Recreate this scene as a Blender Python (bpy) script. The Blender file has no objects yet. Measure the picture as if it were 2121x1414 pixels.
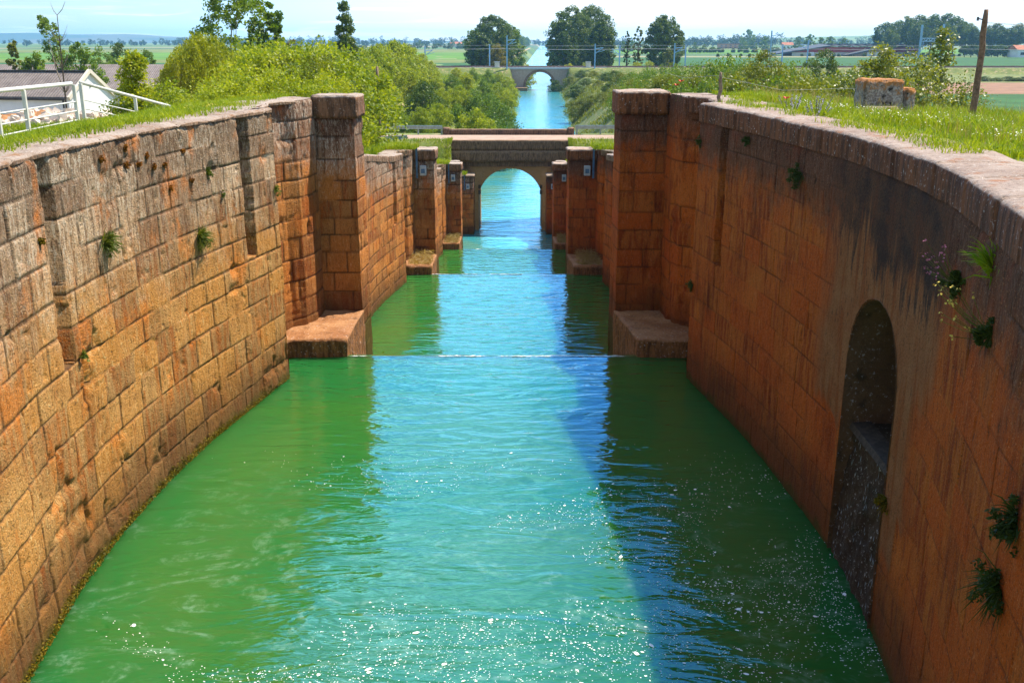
import bpy, math, random
import numpy as np
from mathutils import Vector, Euler

R = math.radians
SC = bpy.context.scene
COL = SC.collection

# ------------------------------------------------------------------ camera, sky, sun
FPX = 2026.0                                    # focal length in photograph pixels (2121 wide)
PITCH = math.atan(622 / FPX)
YAW = 8 / 2119.0
CAM = (0.44, 0.0, 15.0)
cd = bpy.data.cameras.new('camera'); cam = bpy.data.objects.new('camera', cd); COL.objects.link(cam)
cd.sensor_width = 36; cd.lens = 36 * FPX / 2121
cd.clip_start = 0.1; cd.clip_end = 40000
cam.location = CAM; cam.rotation_euler = (math.pi / 2 - PITCH, 0, YAW)
SC.camera = cam

SUN_DIR = Vector((1.0, 0.72, 2.0)).normalized()   # towards the sun: ahead and to the right
sd = bpy.data.lights.new('sun', 'SUN'); sun = bpy.data.objects.new('sun', sd); COL.objects.link(sun)
sd.energy = 5.0; sd.angle = R(0.55); sd.color = (1.0, 0.90, 0.74)
sun.rotation_euler = (-SUN_DIR).to_track_quat('-Z', 'Y').to_euler()

W = bpy.data.worlds.new('World'); SC.world = W; W.use_nodes = True
SC.view_settings.view_transform = 'Standard'; SC.view_settings.look = 'None'
SC.view_settings.gamma = 1; SC.view_settings.use_curve_mapping = False
SC.view_settings.exposure = 0.88
SC.cycles.max_bounces = 8; SC.cycles.diffuse_bounces = 4; SC.cycles.transparent_max_bounces = 6
SC.cycles.volume_bounces = 1
SC.cycles.sample_clamp_indirect = 6


class NT:
    """A small helper for writing node trees."""
    def __init__(s, tree): s.t = tree; s.n = tree.nodes; s.l = tree.links
    def node(s, typ, ins=None, **kw):
        n = s.n.new(typ)
        for k, v in kw.items(): setattr(n, k, v)
        for k, v in (ins or {}).items(): s.put(n.inputs[k], v)
        return n
    def put(s, sock, v):
        if hasattr(v, 'is_linked') or isinstance(v, bpy.types.NodeSocket): s.l.new(v, sock)
        else:
            if sock.type == 'RGBA' and len(v) == 3: v = (*v, 1)
            sock.default_value = v
    def math(s, op, a, b=0.0, clamp=False):
        n = s.node('ShaderNodeMath', operation=op, use_clamp=clamp); s.put(n.inputs[0], a); s.put(n.inputs[1], b); return n.outputs[0]
    def vec(s, op, a, b=(0, 0, 0)):
        n = s.node('ShaderNodeVectorMath', operation=op); s.put(n.inputs[0], a)
        if op == 'SCALE': s.put(n.inputs['Scale'], b)
        else: s.put(n.inputs[1], b)
        return n.outputs[0]
    def noise(s, vec, scale=1.0, detail=4.0, rough=0.55, dist=0.0, col=False):
        n = s.node('ShaderNodeTexNoise', {'Scale': scale, 'Detail': detail, 'Roughness': rough, 'Distortion': dist})
        if vec is not None: s.l.new(vec, n.inputs['Vector'])
        return n.outputs['Color' if col else 'Fac']
    def ramp(s, f, a, b, lo=0.0, hi=1.0):
        n = s.node('ShaderNodeMapRange', {'From Min': a, 'From Max': b, 'To Min': lo, 'To Max': hi}); n.interpolation_type = 'SMOOTHSTEP'
        s.put(n.inputs['Value'], f); return n.outputs[0]
    def mix(s, f, a, b, mode='MIX'):
        n = s.node('ShaderNodeMix', data_type='RGBA', blend_type=mode); n.clamp_factor = True
        s.put(n.inputs[0], f); s.put(n.inputs[6], a); s.put(n.inputs[7], b); return n.outputs[2]
    def attr(s, name, out='Fac'):
        return s.node('ShaderNodeAttribute', attribute_name=name).outputs[out]
    def mapv(s, vec, scale=(1, 1, 1), loc=(0, 0, 0)):
        n = s.node('ShaderNodeMapping', {'Scale': scale, 'Location': loc}); s.l.new(vec, n.inputs['Vector']); return n.outputs[0]


nt = NT(W.node_tree); nt.n.clear()
sky = nt.node('ShaderNodeTexSky', sky_type='NISHITA'); sky.sun_disc = False
sky.sun_elevation = math.asin(SUN_DIR.z); sky.sun_rotation = math.atan2(SUN_DIR.x, SUN_DIR.y)
sky.altitude = 700; sky.air_density = 1.0; sky.dust_density = 1.0; sky.ozone_density = 2.5
geo = nt.node('ShaderNodeTexCoord')
dirv = geo.outputs['Generated']
sep = nt.node('ShaderNodeSeparateXYZ'); nt.l.new(dirv, sep.inputs[0])
zc = nt.math('MAXIMUM', sep.outputs[2], 0.0)
den = nt.math('ADD', zc, 0.06)
px_ = nt.math('DIVIDE', sep.outputs[0], den); py_ = nt.math('DIVIDE', sep.outputs[1], den)
cv = nt.node('ShaderNodeCombineXYZ'); nt.l.new(px_, cv.inputs[0]); nt.l.new(py_, cv.inputs[1])
cl1 = nt.noise(cv.outputs[0], 1.1, 7, 0.6, 0.4)
hi = nt.ramp(zc, 0.05, 0.20, 0.0, 1.0)
front = nt.math('MULTIPLY', nt.ramp(sep.outputs[1], 0.25, 0.75, 0.0, 1.0), nt.ramp(nt.math('ABSOLUTE', sep.outputs[0]), 0.45, 0.15, 0.0, 1.0))  # mask of the sky ahead that is brightened and tinted for the water's reflection
gap = nt.math('MULTIPLY', nt.ramp(sep.outputs[0], -0.03, 0.07, 0.0, 0.8), front)      # clear blue gap put into the clouds ahead, for its reflection in the water
cl = nt.math('MULTIPLY', nt.ramp(cl1, 0.43, 0.62, 0, 0.85), nt.ramp(zc, 0.03, 0.09, 0.35, 1.0))
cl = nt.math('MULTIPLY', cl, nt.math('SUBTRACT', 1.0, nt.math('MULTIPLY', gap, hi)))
wisp = nt.noise(nt.mapv(dirv, (7, 7, 90)), 1.0, 5, 0.6, 0.5)
lowv = nt.ramp(zc, 0.0, 0.22, 1.0, 0.0)
veil = nt.math('MULTIPLY', lowv, nt.ramp(sep.outputs[0], -0.5, 0.05, 0.25, 0.95))
veil = nt.math('ADD', veil, nt.math('MULTIPLY', nt.ramp(wisp, 0.5, 0.68, 0.0, 0.5), lowv), True)
cl = nt.math('MAXIMUM', cl, veil)
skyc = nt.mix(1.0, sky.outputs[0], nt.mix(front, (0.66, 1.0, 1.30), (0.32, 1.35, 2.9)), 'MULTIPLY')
cloudcol = nt.mix(hi, (9.2, 9.6, 9.8), nt.mix(front, (6.6, 8.0, 8.8), (8.5, 25.0, 34.0)))  # higher clouds ahead, out of view, made bright cyan to colour the water's reflection
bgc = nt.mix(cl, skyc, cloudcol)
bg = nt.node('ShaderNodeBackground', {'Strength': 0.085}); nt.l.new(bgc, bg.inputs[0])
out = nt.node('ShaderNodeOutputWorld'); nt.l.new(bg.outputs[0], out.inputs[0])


# ------------------------------------------------------------------ pixel rays (for laying things out at their real depth)
def ray(px, py):
    u = px - 1060.5; v = py - 707
    fw = FPX * math.cos(PITCH) - v * math.sin(PITCH); dn = FPX * math.sin(PITCH) + v * math.cos(PITCH)
    return u * math.cos(YAW) - fw * math.sin(YAW), fw * math.cos(YAW) + u * math.sin(YAW), -dn
def at_y(px, py, Y):
    x, y, d = ray(px, py); t = Y / y
    return CAM[0] + x * t, CAM[2] + d * t
def at_z(px, py, z):
    x, y, d = ray(px, py); t = (z - CAM[2]) / d
    return CAM[0] + x * t, y * t


# ------------------------------------------------------------------ mesh helpers
def link_mesh(name, V, F, mat=None, parent=None, uv=None, attrs=None, smooth=False, loops=None):
    """V: n x 3; F: n x 4 / n x 3 array, or a list of index lists."""
    me = bpy.data.meshes.new(name)
    V = np.asarray(V, dtype=np.float32)
    if isinstance(F, np.ndarray):
        k = F.shape[1]
        me.vertices.add(len(V)); me.vertices.foreach_set('co', V.ravel())
        me.loops.add(F.size); me.loops.foreach_set('vertex_index', F.ravel().astype(np.int32))
        me.polygons.add(len(F)); me.polygons.foreach_set('loop_start', np.arange(0, F.size, k, dtype=np.int32))
        me.update(calc_edges=True)
    else:
        me.from_pydata([tuple(map(float, v)) for v in V], [], [tuple(map(int, f)) for f in F]); me.update()
    if uv is not None:
        ul = me.uv_layers.new(name='UVMap')
        li = np.empty(len(me.loops), dtype=np.int32); me.loops.foreach_get('vertex_index', li)
        ul.data.foreach_set('uv', np.asarray(uv, dtype=np.float32)[li].ravel())
    for k, a in (attrs or {}).items():
        at = me.attributes.new(k, 'FLOAT', 'POINT'); at.data.foreach_set('value', np.asarray(a, dtype=np.float32).ravel())
    if smooth: me.polygons.foreach_set('use_smooth', np.ones(len(me.polygons), dtype=bool))
    if mat: me.materials.append(mat)
    o = bpy.data.objects.new(name, me); COL.objects.link(o)
    if parent: o.parent = parent
    return o
def tag(o, label=None, cat=None, group=None, kind=None):
    if label: o['label'] = label
    if cat: o['category'] = cat
    if group: o['group'] = group
    if kind: o['kind'] = kind
    return o
def thing(name, label, cat, loc=(0, 0, 0), rz=0, group=None, scale=1.0):
    o = bpy.data.objects.new(name, None); COL.objects.link(o)
    o.location = loc; o.rotation_euler = (0, 0, rz); o.scale = (scale,) * 3 if not hasattr(scale, '__len__') else scale
    o.empty_display_size = 0.2
    o['kind'] = 'thing'
    return tag(o, label, cat, group)
def dup(root, loc, rz=0, scale=1.0, label=None, group=None):
    r = root.copy(); COL.objects.link(r); r.location = loc; r.rotation_euler = (0, 0, rz)
    r.scale = (scale,) * 3 if not hasattr(scale, '__len__') else scale
    if label: r['label'] = label
    if group: r['group'] = group
    for ch in root.children:
        c = ch.copy(); COL.objects.link(c); c.parent = r
        for g in ch.children:
            d = g.copy(); COL.objects.link(d); d.parent = c
    return r
def grid_faces(na, nb, flip=False):
    i = np.arange(na - 1)[:, None] * nb + np.arange(nb - 1)[None, :]
    f = np.stack([i, i + nb, i + nb + 1, i + 1], -1).reshape(-1, 4)
    return f[:, ::-1] if flip else f
class MB:
    """collects boxes, tubes and prisms into one mesh"""
    def __init__(s): s.V = []; s.F = []
    def add(s, V, F):
        b = len(s.V); s.V += [tuple(v) for v in V]; s.F += [[i + b for i in f] for f in F]
    def box(s, x0, x1, y0, y1, z0, z1, bev=0.0):
        V = [(x, y, z) for x in (x0, x1) for y in (y0, y1) for z in (z0, z1)]
        F = [(0, 1, 3, 2), (4, 6, 7, 5), (0, 4, 5, 1), (2, 3, 7, 6), (0, 2, 6, 4), (1, 5, 7, 3)]
        s.add(V, F); return s
    def tube(s, pts, r, n=8, caps=True):
        pts = [Vector(p) for p in pts]; m = len(pts)
        rr = r if hasattr(r, '__len__') else [r] * m
        V = []; F = []
        up = None
        for i, p in enumerate(pts):
            t = (pts[min(i + 1, m - 1)] - pts[max(i - 1, 0)]).normalized()
            if up is None: up = Vector((0, 0, 1)) if abs(t.z) < 0.9 else Vector((1, 0, 0))
            a = t.cross(up).normalized(); b = a.cross(t).normalized(); up = b
            for k in range(n):
                q = 2 * math.pi * k / n
                V.append(p + a * math.cos(q) * rr[i] + b * math.sin(q) * rr[i])
        for i in range(m - 1):
            for k in range(n):
                F.append((i * n + k, i * n + (k + 1) % n, (i + 1) * n + (k + 1) % n, (i + 1) * n + k))
        if caps: F.append(tuple(range(n))[::-1]); F.append(tuple((m - 1) * n + k for k in range(n)))
        s.add(V, F); return s
    def bar(s, a, b, w, h):
        a = Vector(a); b = Vector(b); t = (b - a).normalized()
        up = Vector((0, 0, 1)) if abs(t.z) < 0.9 else Vector((0, 1, 0))
        u = t.cross(up).normalized() * w / 2; v = u.cross(t).normalized() * h / 2
        V = [p + su * u + sv * v for p in (a, b) for su, sv in ((-1, -1), (1, -1), (1, 1), (-1, 1))]
        s.add(V, [(3, 2, 1, 0), (4, 5, 6, 7), (0, 1, 5, 4), (1, 2, 6, 5), (2, 3, 7, 6), (3, 0, 4, 7)]); return s
    def prism(s, poly, z0, z1):
        n = len(poly)
        V = [(x, y, z0) for x, y in poly] + [(x, y, z1) for x, y in poly]
        F = [tuple(range(n))[::-1], tuple(range(n, 2 * n))] + [(i, (i + 1) % n, n + (i + 1) % n, n + i) for i in range(n)]
        s.add(V, F); return s
    def build(s, name, mat, parent=None, smooth=False, bevel=0.0, wobble=0.0, seed=0):
        V = np.array([tuple(v) for v in s.V])
        o = link_mesh(name, V, s.F, mat, parent, smooth=smooth)
        if bevel:
            m = o.modifiers.new('bevel', 'BEVEL'); m.width = bevel; m.segments = 2; m.limit_method = 'ANGLE'
        return o


# numpy value noise
_TAB = {}
def vnoise(x, y, seed):
    if seed not in _TAB: _TAB[seed] = np.random.RandomState(seed).rand(256, 256)
    T = _TAB[seed]
    xi = np.floor(x).astype(int); yi = np.floor(y).astype(int); fx = x - xi; fy = y - yi
    fx = fx * fx * (3 - 2 * fx); fy = fy * fy * (3 - 2 * fy)
    g = lambda a, b: T[a & 255, b & 255]
    return (g(xi, yi) * (1 - fx) + g(xi + 1, yi) * fx) * (1 - fy) + (g(xi, yi + 1) * (1 - fx) + g(xi + 1, yi + 1) * fx) * fy
def fbm(x, y, seed, oct=4):
    s = 0; a = 0.5; t = 0
    for i in range(oct): s = s + a * vnoise(x * 2 ** i + 17 * i, y * 2 ** i + 31 * i, seed + i); t += a; a *= 0.5
    return s / t
def sstep(a, b, x):
    t = np.clip((x - a) / (b - a), 0, 1); return t * t * (3 - 2 * t)


# ------------------------------------------------------------------ materials
def mat_new(name):
    m = bpy.data.materials.new(name); m.use_nodes = True
    t = NT(m.node_tree); t.n.clear()
    o = t.node('ShaderNodeOutputMaterial'); p = t.node('ShaderNodeBsdfPrincipled', {'Roughness': 0.85, 'Specular IOR Level': 0.25})
    t.l.new(p.outputs[0], o.inputs[0])
    return m, t, p, o
def plain(name, col, rough=0.8, var=0.25, scale=6.0, metallic=0.0, bump=0.0):
    m, t, p, o = mat_new(name)
    tc = t.node('ShaderNodeTexCoord').outputs['Object']
    n = t.noise(tc, scale, 5, 0.6)
    c = t.mix(t.ramp(n, 0.3, 0.7), tuple(v * (1 - var) for v in col), tuple(min(1, v * (1 + var)) for v in col))
    t.l.new(c, p.inputs['Base Color']); p.inputs['Roughness'].default_value = rough; p.inputs['Metallic'].default_value = metallic
    if bump:
        b = t.node('ShaderNodeBump', {'Strength': bump, 'Distance': 0.02}); t.l.new(t.noise(tc, scale * 4, 5), b.inputs['Height']); t.l.new(b.outputs[0], p.inputs['Normal'])
    return m

def stone_mat(name, base_a, base_b, base_c, top_col, top_depth, dark_col, dark_amt, pits, bump, wet_h=0.55, white_amt=0.4, jamt=0.85, wtop=1.0, vary=1.0, mott=0.5):
    """Weathered ashlar: colours vary by block, run in vertical streaks, lichen near the top, a dark wet foot.
    Vertex attributes: joint, blk, hz (height above the water), dz (depth below the top), patch (old render)."""
    m, t, p, o = mat_new(name)
    uv = t.node('ShaderNodeUVMap', uv_map='UVMap').outputs[0]
    joint = t.attr('joint'); blk = t.attr('blk'); hz = t.attr('hz'); dz = t.attr('dz'); patch = t.attr('patch')
    big = t.noise(uv, 0.55, 5, 0.6)
    mid = t.noise(uv, 2.6, 5, 0.62, 0.3)
    st = t.noise(t.mapv(uv, (9, 1.1, 1)), 1.0, 6, 0.62, 0.4)         # vertical runs
    stf = t.noise(t.mapv(uv, (30, 7.5, 1), (5, 3, 0)), 1.0, 4, 0.66, 0.9)   # fine vertical erosion grooves
    fine = t.noise(uv, 38, 4, 0.7)
    speck = t.noise(uv, 95, 3, 0.7)
    c = t.mix(t.ramp(t.math('ADD', t.math('MULTIPLY', blk, 0.45), t.math('MULTIPLY', big, 0.6)), 0.32, 0.72), base_a, base_b)
    c = t.mix(t.math('MULTIPLY', t.ramp(t.math('ADD', t.math('MULTIPLY', st, 0.8), t.math('MULTIPLY', blk, 0.2)), 0.5, 0.68), 0.85), c, base_c)
    c = t.mix(t.math('MULTIPLY', t.ramp(stf, 0.54, 0.7), white_amt), c, tuple(min(0.7, v * 1.35 + 0.13) for v in base_b))
    # pale lichen and dark crust towards the top
    topf = t.ramp(t.math('ADD', dz, t.math('MULTIPLY', t.math('SUBTRACT', mid, 0.5), 2.2)), top_depth * 0.25, top_depth, 1, 0)
    tc_ = t.mix(t.ramp(st, 0.44, 0.64), tuple(min(0.75, v * 1.25) for v in top_col), tuple(v * 0.42 for v in top_col))
    c = t.mix(t.math('MULTIPLY', topf, 0.86), c, tc_)
    dk = t.math('MULTIPLY', t.ramp(t.math('ADD', dz, t.math('MULTIPLY', t.math('SUBTRACT', st, 0.5), 2.6)), 0.0, 0.9, 1, 0), dark_amt)
    c = t.mix(dk, c, dark_col)
    wl = t.math('MULTIPLY', t.ramp(stf, 0.5, 0.60), t.math('MULTIPLY', topf, 0.75))
    c = t.mix(t.math('MULTIPLY', wl, wtop), c, (0.60, 0.53, 0.43))
    vb = t.math('ADD', t.math('MULTIPLY', blk, 0.5), t.math('MULTIPLY', t.noise(uv, 1.3, 4, 0.65), 0.8))
    c = t.mix(t.ramp(vb, 0.45, 0.88, 0, 0.75 * vary), c, t.mix(1.0, c, (0.42, 0.34, 0.30), 'MULTIPLY'))
    c = t.mix(t.ramp(t.noise(t.mapv(uv, (1.6, 0.9, 1), (8, 2, 0)), 1.0, 5, 0.65), 0.52, 0.68, 0, 0.65 * vary), c, base_c)
    bl = t.ramp(t.math('ADD', t.math('MULTIPLY', t.noise(t.mapv(uv, (0.9, 0.7, 1), (3, 5, 0)), 1.0, 7, 0.68), 0.7), t.math('MULTIPLY', st, 0.3)), 0.50, 0.66, 0, mott)
    c = t.mix(bl, c, t.mix(1.0, c, (0.42, 0.34, 0.30), 'MULTIPLY'))
    # old render (the smoother patch)
    pc = t.mix(t.ramp(mid, 0.35, 0.7), (0.35, 0.150, 0.060), (0.29, 0.105, 0.035))
    pc = t.mix(t.math('MULTIPLY', t.ramp(t.noise(t.mapv(uv, (5, 0.5, 1), (2, 7, 0)), 1.0, 5, 0.6), 0.48, 0.62), 0.75), pc, (0.27, 0.07, 0.012))
    drip = t.ramp(t.math('ADD', dz, t.math('ADD', t.math('MULTIPLY', t.math('SUBTRACT', t.noise(t.mapv(uv, (7.5, 0.9, 1), (1, 4, 0)), 1.0, 8, 0.74, 0.9), 0.5), 3.0), t.math('MULTIPLY', t.math('SUBTRACT', mid, 0.5), 1.0))), 0.7, 1.15, 1, 0)
    pc = t.mix(t.ramp(fine, 0.52, 0.36, 0, 0.5), pc, (0.13, 0.05, 0.018))
    pc = t.mix(t.math('MULTIPLY', drip, t.ramp(t.math('ADD', t.math('MULTIPLY', mid, 0.6), t.math('MULTIPLY', fine, 0.4)), 0.40, 0.60, 0.98, 0.66)), pc, (0.045, 0.026, 0.020))
    c = t.mix(patch, c, pc)
    # pits, joints, wet foot
    pit = t.math('MULTIPLY', t.ramp(fine, 0.45, 0.34), pits)
    pit = t.math('MULTIPLY', pit, t.math('SUBTRACT', 1.0, t.math('MULTIPLY', patch, 0.8)))
    gro = t.math('MULTIPLY', t.ramp(stf, 0.43, 0.34), pits)
    c = t.mix(t.math('MULTIPLY', t.ramp(t.noise(uv, 55, 3, 0.7), 0.57, 0.68, 0, 0.55), t.math('SUBTRACT', 1.0, patch)), c, tuple(min(0.8, v * 1.5 + 0.12) for v in base_b))
    c = t.mix(t.math('MULTIPLY', pit, 0.8), c, (0.045, 0.028, 0.017))
    c = t.mix(t.math('MULTIPLY', gro, 0.72), c, (0.06, 0.035, 0.02))
    jn = t.math('MULTIPLY', joint, jamt)
    c = t.mix(jn, c, (0.035, 0.02, 0.012))
    c = t.mix(t.ramp(speck, 0.35, 0.75, 0, 0.30), c, t.mix(1.0, c, (1.7, 1.6, 1.5), 'MULTIPLY'))
    hzn = t.math('ADD', hz, t.math('MULTIPLY', t.math('SUBTRACT', mid, 0.5), 1.1))
    c = t.mix(t.ramp(hzn, wet_h * 0.4, wet_h * 2.4, 0.72, 0), c, (0.085, 0.040, 0.014))
    c = t.mix(t.ramp(t.math('ADD', hz, t.math('MULTIPLY', t.math('SUBTRACT', mid, 0.5), 0.5)), 0.02, 0.2, 0.85, 0), c, (0.075, 0.06, 0.008))
    t.l.new(c, p.inputs['Base Color'])
    h = t.math('ADD', t.math('MULTIPLY', stf, 0.45), t.math('MULTIPLY', fine, 0.75))
    h = t.math('ADD', h, t.math('MULTIPLY', t.noise(uv, 14, 5, 0.7), 0.8))
    h = t.math('ADD', h, t.math('MULTIPLY', mid, 0.8))
    h = t.math('SUBTRACT', h, t.math('MULTIPLY', joint, 0.5))
    b = t.node('ShaderNodeBump', {'Strength': bump, 'Distance': 0.045}); t.l.new(h, b.inputs['Height']); t.l.new(b.outputs[0], p.inputs['Normal'])
    p.inputs['Roughness'].default_value = 0.92; p.inputs['Specular IOR Level'].default_value = 0.15
    return m

M = {}
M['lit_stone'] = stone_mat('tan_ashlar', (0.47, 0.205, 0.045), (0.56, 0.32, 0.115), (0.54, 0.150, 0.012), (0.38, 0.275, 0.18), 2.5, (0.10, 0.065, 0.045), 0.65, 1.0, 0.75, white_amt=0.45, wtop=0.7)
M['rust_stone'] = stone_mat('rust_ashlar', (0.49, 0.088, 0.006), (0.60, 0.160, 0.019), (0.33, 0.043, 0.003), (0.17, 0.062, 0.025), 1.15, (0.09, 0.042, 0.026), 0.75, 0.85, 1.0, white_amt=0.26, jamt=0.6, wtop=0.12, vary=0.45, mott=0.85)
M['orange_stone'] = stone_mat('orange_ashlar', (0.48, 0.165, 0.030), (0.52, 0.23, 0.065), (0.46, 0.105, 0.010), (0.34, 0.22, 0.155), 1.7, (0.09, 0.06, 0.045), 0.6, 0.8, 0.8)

def coping_mat(name, a, b, lich, side=None):
    m, t, p, o = mat_new(name)
    g = t.node('ShaderNodeNewGeometry').outputs['Position']
    n1 = t.noise(g, 1.7, 5, 0.65); n2 = t.noise(g, 22, 5, 0.7); n3 = t.noise(g, 4.5, 5, 0.6)
    c = t.mix(t.ramp(n1, 0.3, 0.7), a, b)
    c = t.mix(t.ramp(n3, 0.55, 0.72, 0, 0.8), c, lich)
    if side:
        gn = t.node('ShaderNodeNewGeometry').outputs['Normal']; sx = t.node('ShaderNodeSeparateXYZ'); t.l.new(gn, sx.inputs[0])
        st = t.noise(t.mapv(g, (14, 14, 2.0)), 1.0, 5, 0.65)
        sc_ = t.mix(t.ramp(st, 0.38, 0.62), tuple(v * 0.45 for v in side), tuple(min(0.6, v * 1.25) for v in side))
        up = t.ramp(t.math('ADD', sx.outputs[2], t.math('MULTIPLY', t.math('SUBTRACT', n3, 0.5), 0.7)), 0.35, 0.65)
        c = t.mix(up, sc_, c)
    c = t.mix(t.ramp(n2, 0.46, 0.30, 0, 0.75), c, (0.07, 0.045, 0.03))
    c = t.mix(t.ramp(n2, 0.58, 0.7, 0, 0.6), c, (0.68, 0.64, 0.6))
    t.l.new(c, p.inputs['Base Color'])
    bm = t.node('ShaderNodeBump', {'Strength': 0.9, 'Distance': 0.03}); t.l.new(t.math('ADD', n2, n3), bm.inputs['Height']); t.l.new(bm.outputs[0], p.inputs['Normal'])
    return m
M['coping'] = coping_mat('pale_coping', (0.24, 0.165, 0.125), (0.37, 0.29, 0.24), (0.27, 0.10, 0.03), (0.17, 0.060, 0.022))
M['cap_lit'] = coping_mat('cap_lit', (0.28, 0.20, 0.15), (0.40, 0.33, 0.28), (0.30, 0.13, 0.04), (0.22, 0.11, 0.055))
M['cap_rust'] = coping_mat('cap_rust', (0.32, 0.22, 0.165), (0.43, 0.34, 0.28), (0.32, 0.12, 0.04), (0.20, 0.068, 0.022))
M['coping_grey'] = coping_mat('grey_coping', (0.24, 0.17, 0.125), (0.37, 0.30, 0.25), (0.24, 0.11, 0.035), (0.25, 0.15, 0.09))
M['bridge_stone'] = coping_mat('bridge_stone', (0.23, 0.135, 0.075), (0.32, 0.20, 0.115), (0.09, 0.06, 0.036), (0.22, 0.130, 0.072))
M['bridge_smooth'] = coping_mat('bridge_smooth', (0.36, 0.19, 0.07), (0.42, 0.23, 0.09), (0.26, 0.12, 0.04))
M['rail_bridge_stone'] = coping_mat('rail_bridge_stone', (0.36, 0.26, 0.20), (0.44, 0.34, 0.27), (0.26, 0.17, 0.12))
def lichen_mat():
    m, t, p, o = mat_new('lichen_stone')
    g = t.node('ShaderNodeNewGeometry').outputs['Position']; oc = t.node('ShaderNodeTexCoord').outputs['Generated']
    n1 = t.noise(g, 9, 5, 0.7); n2 = t.noise(g, 24, 5, 0.7); s = t.node('ShaderNodeSeparateXYZ'); t.l.new(oc, s.inputs[0])
    c = t.mix(t.ramp(n2, 0.4, 0.65), (0.20, 0.155, 0.13), (0.46, 0.40, 0.35))
    c = t.mix(t.ramp(n1, 0.44, 0.36), c, (0.035, 0.028, 0.022))
    c = t.mix(t.ramp(t.math('ADD', s.outputs[2], t.math('MULTIPLY', t.math('SUBTRACT', n1, 0.5), 1.2)), 0.72, 0.95, 0, 0.85), c, (0.40, 0.15, 0.02))
    t.l.new(c, p.inputs['Base Color'])
    b = t.node('ShaderNodeBump', {'Strength': 1.0, 'Distance': 0.03}); t.l.new(t.math('ADD', n1, n2), b.inputs['Height']); t.l.new(b.outputs[0], p.inputs['Normal']); return m
M['lichen_stone'] = lichen_mat()
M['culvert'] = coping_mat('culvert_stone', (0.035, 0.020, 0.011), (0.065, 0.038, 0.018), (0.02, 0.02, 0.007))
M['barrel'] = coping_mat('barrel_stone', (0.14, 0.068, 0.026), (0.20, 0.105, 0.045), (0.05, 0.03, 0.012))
M['wet_sill'] = plain('wet_sill', (0.055, 0.040, 0.030), 0.75, 0.4, 14, bump=0.8)
M['parapet'] = coping_mat('parapet_stone', (0.24, 0.13, 0.075), (0.30, 0.18, 0.11), (0.14, 0.08, 0.045), (0.18, 0.10, 0.06))

def foliage(name, col, col2, trans=0.35, nscale=0.55, gloss=0.35):
    m, t, p, o = mat_new(name)
    g = t.node('ShaderNodeNewGeometry'); oi = t.node('ShaderNodeObjectInfo').outputs['Random']
    n1 = t.noise(g.outputs['Position'], nscale, 3, 0.6); rnd = g.outputs['Random Per Island']
    f = t.math('ADD', t.math('MULTIPLY', n1, 0.75), t.math('MULTIPLY', rnd, 0.35))
    c = t.mix(t.ramp(f, 0.32, 0.75), col, col2)
    c = t.mix(1.0, c, t.mix(oi, (0.82, 0.86, 0.85), (1.18, 1.1, 1.0)), 'MULTIPLY')
    t.l.new(c, p.inputs['Base Color']); p.inputs['Roughness'].default_value = 0.5; p.inputs['Specular IOR Level'].default_value = gloss
    tr = t.node('ShaderNodeBsdfTranslucent'); t.l.new(t.mix(1.0, c, (1.25, 1.15, 0.5), 'MULTIPLY'), tr.inputs[0])
    mx = t.node('ShaderNodeMixShader', {0: trans}); t.l.new(p.outputs[0], mx.inputs[1]); t.l.new(tr.outputs[0], mx.inputs[2])
    t.l.new(mx.outputs[0], o.inputs[0])
    return m
M['leaf_bright'] = foliage('leaf_bright', (0.17, 0.25, 0.008), (0.37, 0.42, 0.012), 0.45)
M['leaf_willow'] = foliage('leaf_willow', (0.17, 0.225, 0.008), (0.32, 0.36, 0.012), 0.4)
M['leaf_mid'] = foliage('leaf_mid', (0.075, 0.155, 0.010), (0.17, 0.26, 0.014), 0.4)
M['leaf_olive'] = foliage('leaf_olive', (0.11, 0.15, 0.008), (0.21, 0.24, 0.010), 0.35)
M['leaf_dark'] = foliage('leaf_dark', (0.060, 0.110, 0.010), (0.125, 0.190, 0.014), 0.25, 0.2)
M['leaf_gold'] = foliage('leaf_gold', (0.20, 0.17, 0.012), (0.26, 0.22, 0.02), 0.4)
M['leaf_poplar'] = foliage('leaf_poplar', (0.11, 0.155, 0.010), (0.22, 0.25, 0.018), 0.4, 0.9, 0.9)
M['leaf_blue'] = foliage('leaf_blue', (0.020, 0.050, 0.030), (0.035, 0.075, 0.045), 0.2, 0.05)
M['grass'] = foliage('grass_blade', (0.13, 0.225, 0.008), (0.30, 0.37, 0.02), 0.45, 1.3, 0.2)
M['straw'] = foliage('dry_straw', (0.30, 0.23, 0.08), (0.42, 0.33, 0.14), 0.3, 2.0, 0.2)
M['moss'] = foliage('moss', (0.07, 0.075, 0.006), (0.22, 0.15, 0.012), 0.2, 2.5, 0.1)
M['rust_moss'] = foliage('rust_moss', (0.20, 0.075, 0.010), (0.32, 0.13, 0.015), 0.1, 6, 0.1)
M['wall_plant'] = foliage('wall_plant', (0.06, 0.10, 0.012), (0.17, 0.20, 0.03), 0.35, 3, 0.2)
M['wall_dark'] = foliage('wall_dark_plant', (0.035, 0.06, 0.010), (0.07, 0.10, 0.016), 0.3, 3, 0.2)
M['petal_white'] = plain('petal_white', (0.78, 0.76, 0.66), 0.7, 0.1)
M['petal_pink'] = plain('petal_pink', (0.62, 0.20, 0.28), 0.7, 0.2)
M['petal_yellow'] = plain('petal_yellow', (0.62, 0.45, 0.08), 0.7, 0.2)
M['petal_red'] = plain('petal_red', (0.62, 0.035, 0.015), 0.6, 0.2)
M['petal_lilac'] = plain('petal_lilac', (0.55, 0.52, 0.66), 0.7, 0.15)
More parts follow.
